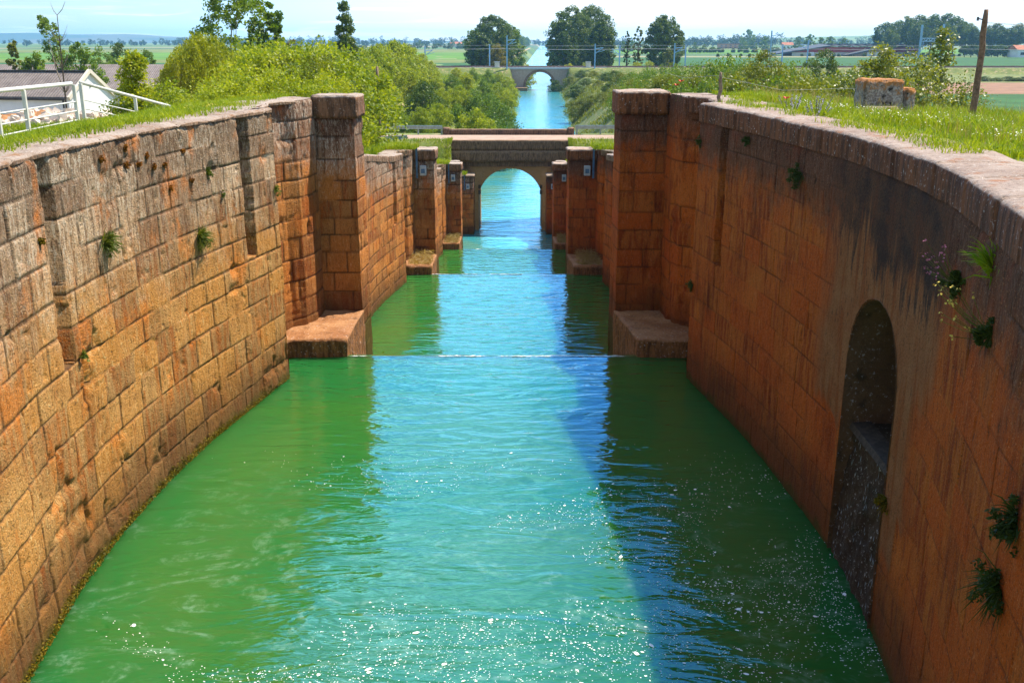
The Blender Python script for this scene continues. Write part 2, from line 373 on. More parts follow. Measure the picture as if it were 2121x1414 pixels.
M['bark'] = plain('bark', (0.10, 0.075, 0.05), 0.95, 0.4, 8, bump=0.5)
M['bark_pale'] = plain('bark_pale', (0.24, 0.20, 0.15), 0.95, 0.4, 8, bump=0.5)
M['pole_wood'] = plain('pole_wood', (0.19, 0.115, 0.075), 0.95, 0.45, 14, bump=0.7)
M['grey_wood'] = plain('grey_wood', (0.22, 0.16, 0.11), 0.95, 0.4, 14, bump=0.5)
M['white_metal'] = plain('white_metal', (0.62, 0.60, 0.54), 0.45, 0.12, 3)
M['galv'] = plain('galvanised_steel', (0.34, 0.42, 0.43), 0.4, 0.18, 5, 0.5)
M['blue_steel'] = plain('blue_steel', (0.09, 0.17, 0.28), 0.5, 0.25, 5)
M['box_grey'] = plain('box_grey', (0.42, 0.46, 0.50), 0.5, 0.15, 5)
M['mast'] = plain('mast_steel', (0.20, 0.40, 0.62), 0.5, 0.12, 1)
M['white_wall'] = plain('white_render', (0.74, 0.76, 0.78), 0.9, 0.07, 0.7)
M['cream_wall'] = plain('cream_render', (0.62, 0.57, 0.48), 0.9, 0.1, 0.5)
M['brick'] = plain('brick_wall', (0.36, 0.17, 0.085), 0.9, 0.25, 0.6)
M['red_clad'] = plain('red_cladding', (0.34, 0.020, 0.022), 0.6, 0.15, 0.3)
M['dark_roof'] = plain('dark_roof', (0.06, 0.065, 0.075), 0.7, 0.2, 0.4)
M['red_tile'] = plain('red_tile', (0.42, 0.15, 0.08), 0.9, 0.25, 0.5)
M['window'] = plain('window_dark', (0.025, 0.03, 0.04), 0.2, 0.2, 1)
M['brown_door'] = plain('brown_door', (0.33, 0.21, 0.12), 0.7, 0.25, 3)
M['gutter'] = plain('gutter', (0.05, 0.045, 0.045), 0.6, 0.2, 3)
M['dirt'] = plain('dirt', (0.42, 0.30, 0.17), 0.95, 0.25, 1.2, bump=0.4)
M['rubble'] = plain('rubble_earth', (0.34, 0.165, 0.07), 0.95, 0.35, 1.6, bump=0.8)
M['rubble_stone'] = plain('rubble_stone', (0.62, 0.52, 0.43), 0.95, 0.2, 3, bump=0.6)
M['asphalt'] = plain('pale_road', (0.36, 0.25, 0.19), 0.9, 0.12, 1.5)
M['ballast'] = plain('ballast', (0.20, 0.17, 0.18), 0.95, 0.3, 1.5, bump=0.4)
M['rail'] = plain('rail_steel', (0.16, 0.085, 0.06), 0.7, 0.3, 1)
M['field_green'] = plain('field_green', (0.085, 0.185, 0.010), 0.95, 0.22, 0.03)
M['field_dark'] = plain('field_dark', (0.030, 0.095, 0.016), 0.95, 0.25, 0.12)
M['field_olive'] = plain('field_olive', (0.14, 0.165, 0.035), 0.95, 0.25, 0.05)
M['field_brown'] = plain('field_brown', (0.24, 0.13, 0.075), 0.95, 0.2, 0.2)
M['wire'] = plain('wire', (0.30, 0.32, 0.34), 0.6, 0.1, 1)
def roof_mat():
    m, t, p, o = mat_new('fibre_cement_roof')
    tc = t.node('ShaderNodeTexCoord').outputs['Object']
    w = t.node('ShaderNodeTexWave', {'Scale': 1.15, 'Distortion': 0.0}); w.bands_direction = 'X'; t.l.new(tc, w.inputs['Vector'])
    n = t.noise(tc, 1.3, 6, 0.7); f = t.noise(tc, 14, 4, 0.7)
    c = t.mix(t.ramp(n, 0.3, 0.7), (0.155, 0.125, 0.115), (0.24, 0.20, 0.185))
    c = t.mix(t.ramp(f, 0.55, 0.75, 0, 0.6), c, (0.40, 0.37, 0.33))
    t.l.new(c, p.inputs['Base Color'])
    b = t.node('ShaderNodeBump', {'Strength': 0.8, 'Distance': 0.06}); t.l.new(w.outputs['Fac'], b.inputs['Height']); t.l.new(b.outputs[0], p.inputs['Normal'])
    return m
M['roof'] = roof_mat()

def ground_mat():
    m, t, p, o = mat_new('ground')
    g = t.node('ShaderNodeNewGeometry').outputs['Position']
    n1 = t.noise(g, 0.35, 6, 0.65); n2 = t.noise(g, 5.0, 5, 0.7); n3 = t.noise(g, 0.9, 5, 0.6)
    c = t.mix(t.ramp(n1, 0.35, 0.68), (0.085, 0.12, 0.018), (0.16, 0.185, 0.035))
    c = t.mix(t.ramp(n3, 0.52, 0.66, 0, 0.85), c, (0.34, 0.25, 0.13))
    c = t.mix(t.ramp(n2, 0.5, 0.3, 0, 0.6), c, (0.05, 0.065, 0.012))
    # farmland strips far away
    v = t.node('ShaderNodeTexVoronoi', {'Scale': 1.0}); t.l.new(t.mapv(g, (0.0022, 0.0055, 0)), v.inputs['Vector'])
    sepc = t.node('ShaderNodeSeparateColor'); t.l.new(v.outputs['Color'], sepc.inputs[0])
    fc = t.mix(t.ramp(sepc.outputs[0], 0.2, 0.8), (0.07, 0.14, 0.018), (0.145, 0.19, 0.045))
    fc = t.mix(t.ramp(sepc.outputs[1], 0.72, 0.78), fc, (0.30, 0.24, 0.13))
    fc = t.mix(t.ramp(sepc.outputs[2], 0.75, 0.8), fc, (0.06, 0.11, 0.03))
    sp = t.node('ShaderNodeSeparateXYZ'); t.l.new(g, sp.inputs[0])
    c = t.mix(t.ramp(sp.outputs[1], 330, 420), c, fc)
    t.l.new(c, p.inputs['Base Color'])
    b = t.node('ShaderNodeBump', {'Strength': 0.6, 'Distance': 0.08}); t.l.new(n2, b.inputs['Height']); t.l.new(b.outputs[0], p.inputs['Normal'])
    return m
M['ground'] = ground_mat()
def hill_mat(name, a, b_, c_):
    m, t, p, o = mat_new(name)
    g = t.node('ShaderNodeNewGeometry').outputs['Position']
    v = t.node('ShaderNodeTexVoronoi', {'Scale': 1.0}); t.l.new(t.mapv(g, (0.0016, 0.003, 0.03)), v.inputs['Vector'])
    sepc = t.node('ShaderNodeSeparateColor'); t.l.new(v.outputs['Color'], sepc.inputs[0])
    c = t.mix(t.ramp(sepc.outputs[0], 0.3, 0.7), a, b_); c = t.mix(t.ramp(sepc.outputs[1], 0.7, 0.75), c, c_)
    t.l.new(c, p.inputs['Base Color']); return m
M['hill_blue'] = hill_mat('mesa_scrub', (0.03, 0.055, 0.05), (0.045, 0.07, 0.055), (0.10, 0.10, 0.08))
M['hill_green'] = hill_mat('ridge_fields', (0.09, 0.16, 0.05), (0.14, 0.20, 0.06), (0.22, 0.23, 0.11))

def water_mat(name, wscale, strength, col=(0.010, 0.132, 0.028), ior=1.62, sss=True):
    m, t, p, o = mat_new(name)
    g = t.node('ShaderNodeNewGeometry').outputs['Position']
    big = t.noise(g, 0.22, 4, 0.55, 0.6)
    c = t.mix(t.ramp(big, 0.35, 0.65), col, (col[0] * 2.6, col[1] * 1.02, col[2] * 0.72))
    t.l.new(c, p.inputs['Base Color'])
    p.inputs['Roughness'].default_value = 0.035 if sss else 0.12; p.inputs['IOR'].default_value = ior; p.inputs['Specular IOR Level'].default_value = 0.6
    if sss:
        fo = t.noise(t.mapv(g, (0.9, 1.5, 1)), 1.0, 6, 0.62, 2.2); fo2 = t.noise(g, 9.0, 4, 0.7)
        spy = t.node('ShaderNodeSeparateXYZ'); t.l.new(g, spy.inputs[0])
        film = t.math('MULTIPLY', t.ramp(fo, 0.50, 0.64), t.math('MULTIPLY', t.ramp(fo2, 0.42, 0.62, 0.15, 1.0), t.ramp(spy.outputs[1], 15.0, 8.0, 0.0, 0.22)))
        c = t.mix(film, c, (0.42, 0.62, 0.52)); t.l.new(c, p.inputs['Base Color'])
        p.inputs['Subsurface Weight'].default_value = 1.0; p.inputs['Subsurface Scale'].default_value = 2.6
        p.inputs['Subsurface Radius'].default_value = (0.5, 1.0, 0.7)
    w1 = t.noise(t.mapv(g, (0.85 * wscale, 2.6 * wscale, 1)), 1.0, 3, 0.5, 0.8)
    w2 = t.noise(t.mapv(g, (2.6 * wscale, 7.0 * wscale, 1), (4, 9, 0)), 1.0, 3, 0.5, 0.4)
    h = t.math('ADD', t.math('MULTIPLY', w1, 1.0), t.math('MULTIPLY', w2, 0.22))
    b = t.node('ShaderNodeBump', {'Strength': strength, 'Distance': 0.22 / wscale}); t.l.new(h, b.inputs['Height']); t.l.new(b.outputs[0], p.inputs['Normal'])
    return m
M['water'] = water_mat('lock_water', 1.0, 0.21)
M['thin_water'] = water_mat('thin_water', 1.0, 0.21, sss=False)
M['canal_water'] = water_mat('canal_water', 0.45, 0.24, (0.035, 0.27, 0.33), 1.9, False)  # cyan of the mirrored sky is put into the base colour
M['foam'] = plain('foam', (0.80, 0.84, 0.82), 0.7, 0.08, 3)
def fall_mat():
    m, t, p, o = mat_new('falling_water')
    p.inputs['Base Color'].default_value = (0.38, 0.46, 0.55, 1); p.inputs['Roughness'].default_value = 0.15; p.inputs['Specular IOR Level'].default_value = 0.8
    return m
M['fall'] = fall_mat()

# ------------------------------------------------------------------ levels and plans
L1, L2, L3, L4 = 8.93, 5.96, 3.0, 0.0
YC = [18.75, 38.7, 58.0]                     # weir crests
PLAIN = 5.0
def catmull(pts, step):
    P = [np.array(p, float) for p in pts]; P = [2 * P[0] - P[1]] + P + [2 * P[-1] - P[-2]]
    out = []
    for i in range(1, len(P) - 2):
        n = max(1, int(np.linalg.norm(P[i + 1] - P[i]) / step))
        for k in range(n):
            u = k / n; a, b, c, d = P[i - 1], P[i], P[i + 1], P[i + 2]
            out.append(0.5 * ((2 * b) + (c - a) * u + (2 * a - 5 * b + 4 * c - d) * u * u + (3 * b - a - 3 * c + d) * u ** 3))
    out.append(P[-2]); return [tuple(q) for q in out]
# chamber plans as (half width, Y)
PLAN1 = {-1: [(3.2, 1.0), (3.7, 4.0), (4.15, 6.5), (4.42, 8.4), (4.60, 9.9), (4.65, 11.3), (4.58, 12.8), (4.40, 14.4), (4.14, 15.8), (3.82, 17.45)],
         1: [(2.6, 1.5), (3.15, 4.0), (3.5, 5.6), (3.92, 7.2), (4.17, 8.4), (4.32, 9.8), (4.36, 11.0), (4.30, 12.3), (4.10, 14.6), (3.86, 16.2), (3.66, 17.45)]}
def plan_mid(y0, y1, ws=2.96):
    d = y1 - y0
    return [(ws, y0), (3.30 if ws > 2.9 else 3.05, y0 + 0.09 * d), (4.05, y0 + 0.27 * d), (4.42, y0 + 0.45 * d), (4.52, y0 + 0.60 * d), (4.36, y0 + 0.78 * d), (3.84, y1)]
TOPS = {-1: [(-40, 13.87), (21.6, 13.87), (24, 12.95), (30, 11.75), (36, 11.0), (41.8, 10.72), (44, 9.9), (50, 8.75), (56, 8.05), (62, 7.84), (64, 7.0), (70, 5.9), (76, 5.0), (79.5, 4.75)],
        1: [(-40, 13.96), (21.6, 13.96), (24, 12.95), (30, 11.75), (36, 11.0), (41.8, 10.72), (44, 9.9), (50, 8.75), (56, 8.05), (62, 7.84), (64, 7.0), (70, 5.9), (76, 5.0), (79.5, 4.75)]}
def top_z(side, Y):
    a = TOPS[side]; return np.interp(Y, [p[0] for p in a], [p[1] for p in a])

def wall_sheet(name, plan, side, z0, ztop, water, mat, parent, step, seed, rough=1.0, grooves=(), hole=None, patch=None, jw=0.016, chips=1.0, cut=0.0):
    """Masonry face along a plan of (half width, Y) points; real courses, joints and erosion are in the mesh."""
    P = np.array(plan, float); P[:, 0] *= side
    seg = np.r_[0, np.cumsum(np.linalg.norm(np.diff(P, axis=0), axis=1))]
    n = max(2, int(seg[-1] / step) + 1)
    s = np.unique(np.r_[np.linspace(0, seg[-1], n), seg[1:-1]] if len(P) < 14 else np.linspace(0, seg[-1], n))
    X = np.interp(s, seg, P[:, 0]); Y = np.interp(s, seg, P[:, 1])
    tx = np.gradient(X, s); ty = np.gradient(Y, s); l = np.hypot(tx, ty) + 1e-9; tx /= l; ty /= l
    nx, ny = (ty, -tx) if side < 0 else (-ty, tx)
    zt = np.array([ztop(y) if callable(ztop) else ztop for y in Y])
    zmax = zt.max(); nz = int((zmax - z0) / step) + 2
    Z = np.linspace(z0, zmax, nz)
    S2, Z2 = np.meshgrid(s, Z, indexing='ij'); T2 = np.broadcast_to(zt[:, None], S2.shape)
    rs = np.random.RandomState(seed)
    # courses and blocks
    cz = [zmax + 0.001]
    while cz[-1] > z0 - 0.5: cz.append(cz[-1] - rs.uniform(0.36, 0.47))
    cz = np.array(cz[::-1])
    wob = (fbm(S2 * 0.5, Z2 * 0.5, seed + 5, 3) - 0.5) * 0.03
    Zw = Z2 + wob; row = np.clip(np.searchsorted(cz, Zw) - 1, 0, len(cz) - 2)
    dj = np.minimum(Zw - cz[row], cz[row + 1] - Zw)
    blk = np.zeros_like(S2); off = np.zeros_like(S2)
    Sw = S2 + (fbm(S2 * 2, Z2 * 2, seed + 9, 3) - 0.5) * 0.03
    for r in range(len(cz) - 1):
        b = [-rs.uniform(0, 0.6)]
        while b[-1] < s[-1] + 1: b.append(b[-1] + rs.uniform(0.42, 0.92))
        b = np.array(b); val = rs.rand(len(b)); ofs = rs.rand(len(b)) - 0.5
        msk = row == r; sv = Sw[msk]; k = np.clip(np.searchsorted(b, sv) - 1, 0, len(b) - 2)
        dj[msk] = np.minimum(dj[msk], np.minimum(sv - b[k], b[k + 1] - sv) * 1.15); blk[msk] = val[k]; off[msk] = ofs[k]
    wj = jw * (0.5 + 1.4 * fbm(S2 * 3, Z2 * 3, seed + 2, 3))
    joint = (1 - sstep(0.0, wj * 0.9 + step * 0.45, dj)) * sstep(0.30, 0.52, fbm(S2 * 1.7, Z2 * 2.3, seed + 12, 3))
    chip = sstep(0.63, 0.76, fbm(S2 * 2.3, Z2 * 1.6, seed + 3, 4)) * (1 - sstep(0.02, 0.16, dj)) * chips      # broken arrises
    ero = fbm(S2 * 1.2, Z2 * 0.8, seed + 4, 4) - 0.5
    run = fbm(S2 * 11, Z2 * 1.6, seed + 7, 4) - 0.5
    pit = sstep(0.70, 0.84, fbm(S2 * 7, Z2 * 7, seed + 8, 3))
    disp = rough * (off * 0.016 - joint * 0.013 + ero * 0.024 + run * 0.034 - pit * 0.016 - chip * 0.042)
    pm = np.zeros_like(S2)
    Y2 = np.broadcast_to(Y[:, None], S2.shape)
    if patch is not None:
        pm = patch(Y2, Z2, S2); joint = joint * (1 - 0.85 * pm); blk = blk * (1 - pm); disp = disp * (1 - 0.8 * pm) + 0.012 * pm
    edge = sstep(0.0, 0.10, T2 - Z2); disp = disp - (1 - edge) * 0.03 * rough
    for g0, g1, gz, gd in grooves:
        rag = (fbm(S2 * 3 + 7, Z2 * 3, seed + 6, 3) - 0.5) * 0.07
        inside = (Y2 > g0 + rag) & (Y2 < g1 + rag) & (Z2 > gz + rag * 2)
        disp = np.where(inside, -gd + disp * 0.5, disp); joint = np.where(inside, joint * 0.3, joint)
    VX = X[:, None] + nx[:, None] * disp; VY = Y[:, None] + ny[:, None] * disp
    ZZ = np.minimum(Z2, T2)
    keepv = np.ones(S2.shape, bool)
    V = np.stack([VX, VY, ZZ], -1).reshape(-1, 3)
    ns, nz = S2.shape
    F = grid_faces(ns, nz, flip=(side > 0))
    q = (Z2 < T2 - 1e-6)
    low = q[:-1, :-1] | q[1:, :-1]
    keep = low.ravel()
    if hole is not None:
        inh = hole(Y2, Z2); c = inh[:-1, :-1] & inh[1:, :-1] & inh[:-1, 1:] & inh[1:, 1:]
        keep &= ~c.ravel()
    F = F[keep]
    return link_mesh(name, V, F, mat, parent, uv=np.stack([S2 + seed * 3.1 - disp, Z2], -1).reshape(-1, 2),
                     attrs={'joint': joint, 'blk': blk, 'hz': Z2 - water, 'dz': T2 - Z2, 'patch': pm}, smooth=True)

def coping_strip(name, plan, side, ztop, mat, parent, width, thick, over, seed, step=0.05):
    P = np.array(plan, float); P[:, 0] *= side
    seg = np.r_[0, np.cumsum(np.linalg.norm(np.diff(P, axis=0), axis=1))]
    s = np.linspace(0, seg[-1], int(seg[-1] / step) + 2)
    X = np.interp(s, seg, P[:, 0]); Y = np.interp(s, seg, P[:, 1])
    tx = np.gradient(X, s); ty = np.gradient(Y, s); l = np.hypot(tx, ty) + 1e-9; tx /= l; ty /= l
    nx, ny = (ty, -tx) if side < 0 else (-ty, tx)
    zt = np.array([ztop(y) for y in Y])
    sec = [(over, -thick), (over + 0.004, -thick * 0.6), (over + 0.004, -thick * 0.25), (over - 0.002, -0.025), (over - 0.02, -0.004)]
    k = 12
    sec += [(over - 0.06 - (width - 0.1) * i / k, 0.006 + 0.012 * math.sin(math.pi * i / k)) for i in range(k + 1)] + [(-width, -thick)]
    A = np.array(sec); SS, AA = np.meshgrid(s, np.arange(len(sec)), indexing='ij')
    q = A[AA.astype(int)][..., 0]; zz = A[AA.astype(int)][..., 1]
    rs = np.random.RandomState(seed); b = np.cumsum(rs.uniform(0.8, 1.5, 60))
    dj = np.min(np.abs(SS[..., None] - b[None, None, :]), -1); jt = 1 - sstep(0.01, 0.045, dj)
    nz_ = fbm(SS * 3.1, q * 4, seed, 4) - 0.5; nb = fbm(SS * 0.9, q * 0.7, seed + 3, 3) - 0.5; nf = fbm(SS * 13, q * 16, seed + 4, 3) - 0.5
    amp = np.where(AA < len(sec) - 1, 1.0, 0.0)
    q2 = q + amp * (nz_ * 0.05 * (AA < 6) - jt * 0.03 * (AA < 6) + nf * 0.02 * (AA < 6)); z2 = zz + amp * (nz_ * 0.028 + nb * 0.05 + nf * 0.018 - jt * 0.035) * (AA > 0)
    V = np.stack([X[:, None] + nx[:, None] * q2, Y[:, None] + ny[:, None] * q2, zt[:, None] + z2], -1).reshape(-1, 3)
    return link_mesh(name, V, grid_faces(len(s), len(sec), flip=(side < 0)), mat, parent, smooth=True)

def rough_block(name, poly, z0, z1, mat, parent, step=0.08, amp=0.03, seed=0, topslope=None, bevel=0.03):
    """A solid of given plan with roughened faces."""
    import bmesh
    bm = bmesh.new()
    n = len(poly); a = [bm.verts.new((x, y, z0)) for x, y in poly]; b = [bm.verts.new((x, y, z1 if topslope is None else topslope(x, y))) for x, y in poly]
    bm.faces.new(a[::-1]); bm.faces.new(b)
    for i in range(n): bm.faces.new((a[i], a[(i + 1) % n], b[(i + 1) % n], b[i]))
    bmesh.ops.recalc_face_normals(bm, faces=bm.faces)
    bmesh.ops.bevel(bm, geom=list(bm.edges), offset=bevel, segments=2, affect='EDGES')
    bmesh.ops.triangulate(bm, faces=[f for f in bm.faces if len(f.verts) > 4])
    for _ in range(7):
        e = [x for x in bm.edges if x.calc_length() > step * 1.6]
        if not e or len(bm.verts) > 9000: break
        bmesh.ops.subdivide_edges(bm, edges=e, cuts=1, use_grid_fill=True)
        bmesh.ops.triangulate(bm, faces=[f for f in bm.faces if len(f.verts) > 4])
    bm.normal_update()
    co = np.array([v.co for v in bm.verts]); no = np.array([v.normal for v in bm.verts])
    d = (fbm(co[:, 0] * 2.2 + co[:, 2] * 3.1, co[:, 1] * 2.2 - co[:, 2] * 2.3, seed, 4) - 0.5) * amp * 2 + (fbm(co[:, 0] * 11 + co[:, 2] * 9, co[:, 1] * 11 - co[:, 2] * 7, seed + 1, 2) - 0.5) * amp
    for v, k, nn in zip(bm.verts, d, no): v.co += Vector(nn) * k
    me = bpy.data.meshes.new(name); bm.to_mesh(me); bm.free(); me.materials.append(mat)
    me.polygons.foreach_set('use_smooth', np.ones(len(me.polygons), dtype=bool))
    o = bpy.data.objects.new(name, me); COL.objects.link(o)
    if parent: o.parent = parent
    return o

# ------------------------------------------------------------------ lock walls
CY0, CY1, CZ, CR = 9.22, 10.98, 10.6, 0.88          # the culvert mouth in the right wall of the first chamber
CYM = (CY0 + CY1) / 2; CSPR = 12.35 - CR
def culvert_hole(Y, Z): return ((abs(Y - CYM) < CR) & (Z < CSPR)) | (((Y - CYM) ** 2 + (Z - CSPR) ** 2) < CR * CR)
def render_patch(Y, Z, S):
    e = (fbm(Y * 1.4, Z * 0.7, 70, 4) - 0.5)
    a = sstep(7.9, 8.5, Y + e * 1.3) * (1 - sstep(11.6, 12.3, Y + e * 1.1))
    foot = 10.6 + e * 3.0 - 0.9 * (abs(Y - 9.1) < 0.35) + 0.5 * sstep(9.0, 8.0, Y)
    return a * sstep(-0.1, 0.25, Z - foot)

def gate(side, i, root, mat, capmat, seed, water, below, zcap):
    """recess with its hollow quoin, gate pier with cap, stone ledge at the water"""
    yc = YC[i]; w0 = 3.82 if side < 0 else 3.66
    gw = 2.93 if side < 0 else (2.62, 2.64, 2.76)[i]; lw = 2.95 if side < 0 else (2.90, 2.80, 2.80)[i]
    if i: w0 = 3.84
    rec = [(w0, yc - 1.3), (w0 + 0.36, yc - 1.12), (w0 + 0.38, yc + 0.1), (w0 + 0.52, yc + 0.45), (w0 + 0.38, yc + 0.85), (w0 + 0.13, yc + 1.1), (w0 + 0.0, yc + 1.5), (w0 - 0.05, yc + 2.3)]
    zt = lambda y: top_z(side, y)
    stp = 0.03 if i == 0 else 0.06
    wall_sheet('recess', rec, side, water - 0.5, zt, water, mat, root, stp, seed + 1, 0.9)
    pier = [(w0 + 0.35, yc + 2.15), (gw + 0.02, yc + 2.15), (gw - 0.03, yc + 3.05), (3.5, yc + 3.10)]
    pr = wall_sheet('gate_pier', pier, side, below - 0.5, zcap - 0.45, water, mat, root, stp, seed + 2, 0.8)
    poly = [(side * x, y) for x, y in ((w0 - 0.02, yc + 2.06), (gw - 0.01, yc + 2.07), (gw - 0.07, yc + 2.16), (gw - 0.10, yc + 3.0), (gw - 0.01, yc + 3.12), (w0 - 0.02, yc + 3.2))]
    if side > 0: poly = poly[::-1]
    rough_block('pier_cap', poly, zcap - 0.47, zcap + 0.0, capmat, pr, 0.05 if i == 0 else 0.12, 0.026, seed, bevel=0.02)
    led = [(side * x, y) for x, y in ((w0 + 0.6, yc - 0.12), (lw, yc - 0.05), (gw, yc + 2.2), (w0 + 0.6, yc + 2.2))]
    if side > 0: led = led[::-1]
    rough_block('ledge', led, below - 0.5, water + 0.37, M['ledge'], root, 0.05 if i == 0 else 0.12, 0.035, seed + 4, bevel=0.015)
    return rec

M['ledge'] = coping_mat('ledge_stone', (0.26, 0.105, 0.035), (0.40, 0.20, 0.085), (0.10, 0.045, 0.018), (0.24, 0.10, 0.03))
names = {-1: 'sunlit', 1: 'shaded'}
lock_roots = {}
def top_of(side): return lambda y: float(top_z(side, y)) - 0.02
# first chamber
rl = thing('lock_wall', 'nearest tan and grey stone lock wall in full sun with two tall vertical slots', 'lock wall', (-4.4, 11, L1))
lw_mat = M['lit_stone']
def reparent0(root): root.location = (0, 0, 0)
for r_ in (rl,): reparent0(r_)
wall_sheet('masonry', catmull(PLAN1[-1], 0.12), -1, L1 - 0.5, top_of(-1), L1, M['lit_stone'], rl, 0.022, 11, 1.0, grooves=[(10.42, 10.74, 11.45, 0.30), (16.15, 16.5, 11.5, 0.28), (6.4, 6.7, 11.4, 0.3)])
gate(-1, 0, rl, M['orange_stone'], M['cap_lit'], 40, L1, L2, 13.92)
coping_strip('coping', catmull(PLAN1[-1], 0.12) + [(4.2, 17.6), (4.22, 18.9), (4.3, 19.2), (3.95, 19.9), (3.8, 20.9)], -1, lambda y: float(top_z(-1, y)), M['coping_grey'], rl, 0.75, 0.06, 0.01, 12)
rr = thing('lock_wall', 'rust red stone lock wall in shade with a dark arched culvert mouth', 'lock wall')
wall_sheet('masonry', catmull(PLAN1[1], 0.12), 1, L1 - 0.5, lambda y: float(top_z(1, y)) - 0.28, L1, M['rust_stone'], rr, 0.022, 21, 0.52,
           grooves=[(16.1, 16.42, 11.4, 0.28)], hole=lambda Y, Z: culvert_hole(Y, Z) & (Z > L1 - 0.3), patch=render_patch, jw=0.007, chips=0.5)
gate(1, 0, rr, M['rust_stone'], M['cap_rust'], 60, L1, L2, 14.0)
coping_strip('coping', catmull(PLAN1[1], 0.12) + [(4.05, 17.6), (4.07, 18.9), (4.15, 19.2), (3.8, 19.9), (3.65, 20.9)], 1, lambda y: float(top_z(1, y)), M['coping'], rr, 0.85, 0.30, 0.02, 22)
# culvert barrel, wet sloping apron and lip
def culvert():
    N = 14
    arc = [(CYM - CR, L1 - 0.4), (CYM - CR, CSPR)] + [(CYM - CR * math.cos(math.pi * k / N), CSPR + CR * math.sin(math.pi * k / N)) for k in range(1, N)] + [(CYM + CR, CSPR), (CYM + CR, L1 - 0.4)]
    w = lambda y: np.interp(y, [p[1] for p in PLAN1[1]], [p[0] for p in PLAN1[1]])
    V = []; F = []
    for j, dx in enumerate((-0.015, 0.12, 0.5, 1.2, 2.6)):
        for y, z in arc: V.append((w(y) + dx, y, z))
    n = len(arc)
    for j in range(4):
        for k in range(n - 1): F.append((j * n + k, j * n + k + 1, (j + 1) * n + k + 1, (j + 1) * n + k))
    F.append(tuple(4 * n + k for k in range(n)))
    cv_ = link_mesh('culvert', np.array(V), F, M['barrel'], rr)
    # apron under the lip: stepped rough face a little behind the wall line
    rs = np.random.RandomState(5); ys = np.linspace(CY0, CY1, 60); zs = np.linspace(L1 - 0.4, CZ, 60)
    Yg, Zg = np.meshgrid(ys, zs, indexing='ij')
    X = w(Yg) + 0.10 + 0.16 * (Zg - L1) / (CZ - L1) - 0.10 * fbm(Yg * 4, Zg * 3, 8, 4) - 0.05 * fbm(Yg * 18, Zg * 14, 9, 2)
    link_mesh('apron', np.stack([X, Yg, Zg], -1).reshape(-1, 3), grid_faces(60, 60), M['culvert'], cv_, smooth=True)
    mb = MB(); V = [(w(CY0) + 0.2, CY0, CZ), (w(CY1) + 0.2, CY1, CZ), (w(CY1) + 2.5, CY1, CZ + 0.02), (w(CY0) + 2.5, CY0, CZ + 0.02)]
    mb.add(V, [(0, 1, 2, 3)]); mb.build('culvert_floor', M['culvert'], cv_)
    mb = MB()
    for k in range(12):
        ya = CY0 + (CY1 - CY0) * k / 12; yb = CY0 + (CY1 - CY0) * (k + 1) / 12
        mb.add([(w(ya) + 0.10, ya, CZ - 0.05), (w(yb) + 0.10, yb, CZ - 0.05), (w(yb) + 0.13, yb, CZ + 0.02), (w(ya) + 0.13, ya, CZ + 0.02), (w(yb) + 0.36, yb, CZ + 0.03), (w(ya) + 0.36, ya, CZ + 0.03)], [(0, 1, 2, 3), (3, 2, 4, 5)])
    mb.build('sill', M['wet_sill'], cv_)
    # trickles
    V = []; F = []
    for q in range(100):
        y = rs.choice([10.82, 10.65, 10.2, 9.9, 9.62, 9.5]) + rs.normal(0, 0.07); z = rs.uniform(L1 + 0.02, CZ); ln = rs.uniform(0.02, 0.11); wd = rs.uniform(0.0025, 0.006)
        x = w(y) + 0.055 + 0.16 * (z - L1) / (CZ - L1) - 0.05
        b = len(V); V += [(x, y, z + ln / 2), (x, y + wd, z), (x - 0.004, y, z - ln / 2), (x, y - wd, z)]; F.append((b, b + 1, b + 2, b + 3))
    for q in range(15):
        y = rs.uniform(CY0 + 0.05, CY1 - 0.05); x = w(y) + 0.17 + rs.uniform(0, 0.14); r = rs.uniform(0.006, 0.018)
        b = len(V); V += [(x, y + r, CZ + 0.012), (x - r * .6, y, CZ + 0.012), (x, y - r, CZ + 0.012), (x + r * .6, y, CZ + 0.012)]; F.append((b, b + 1, b + 2, b + 3))
    tag(link_mesh('falling_water', np.array(V), F, M['fall']), 'thin trickle of water running down under the culvert arch', 'water', kind='stuff')
culvert()
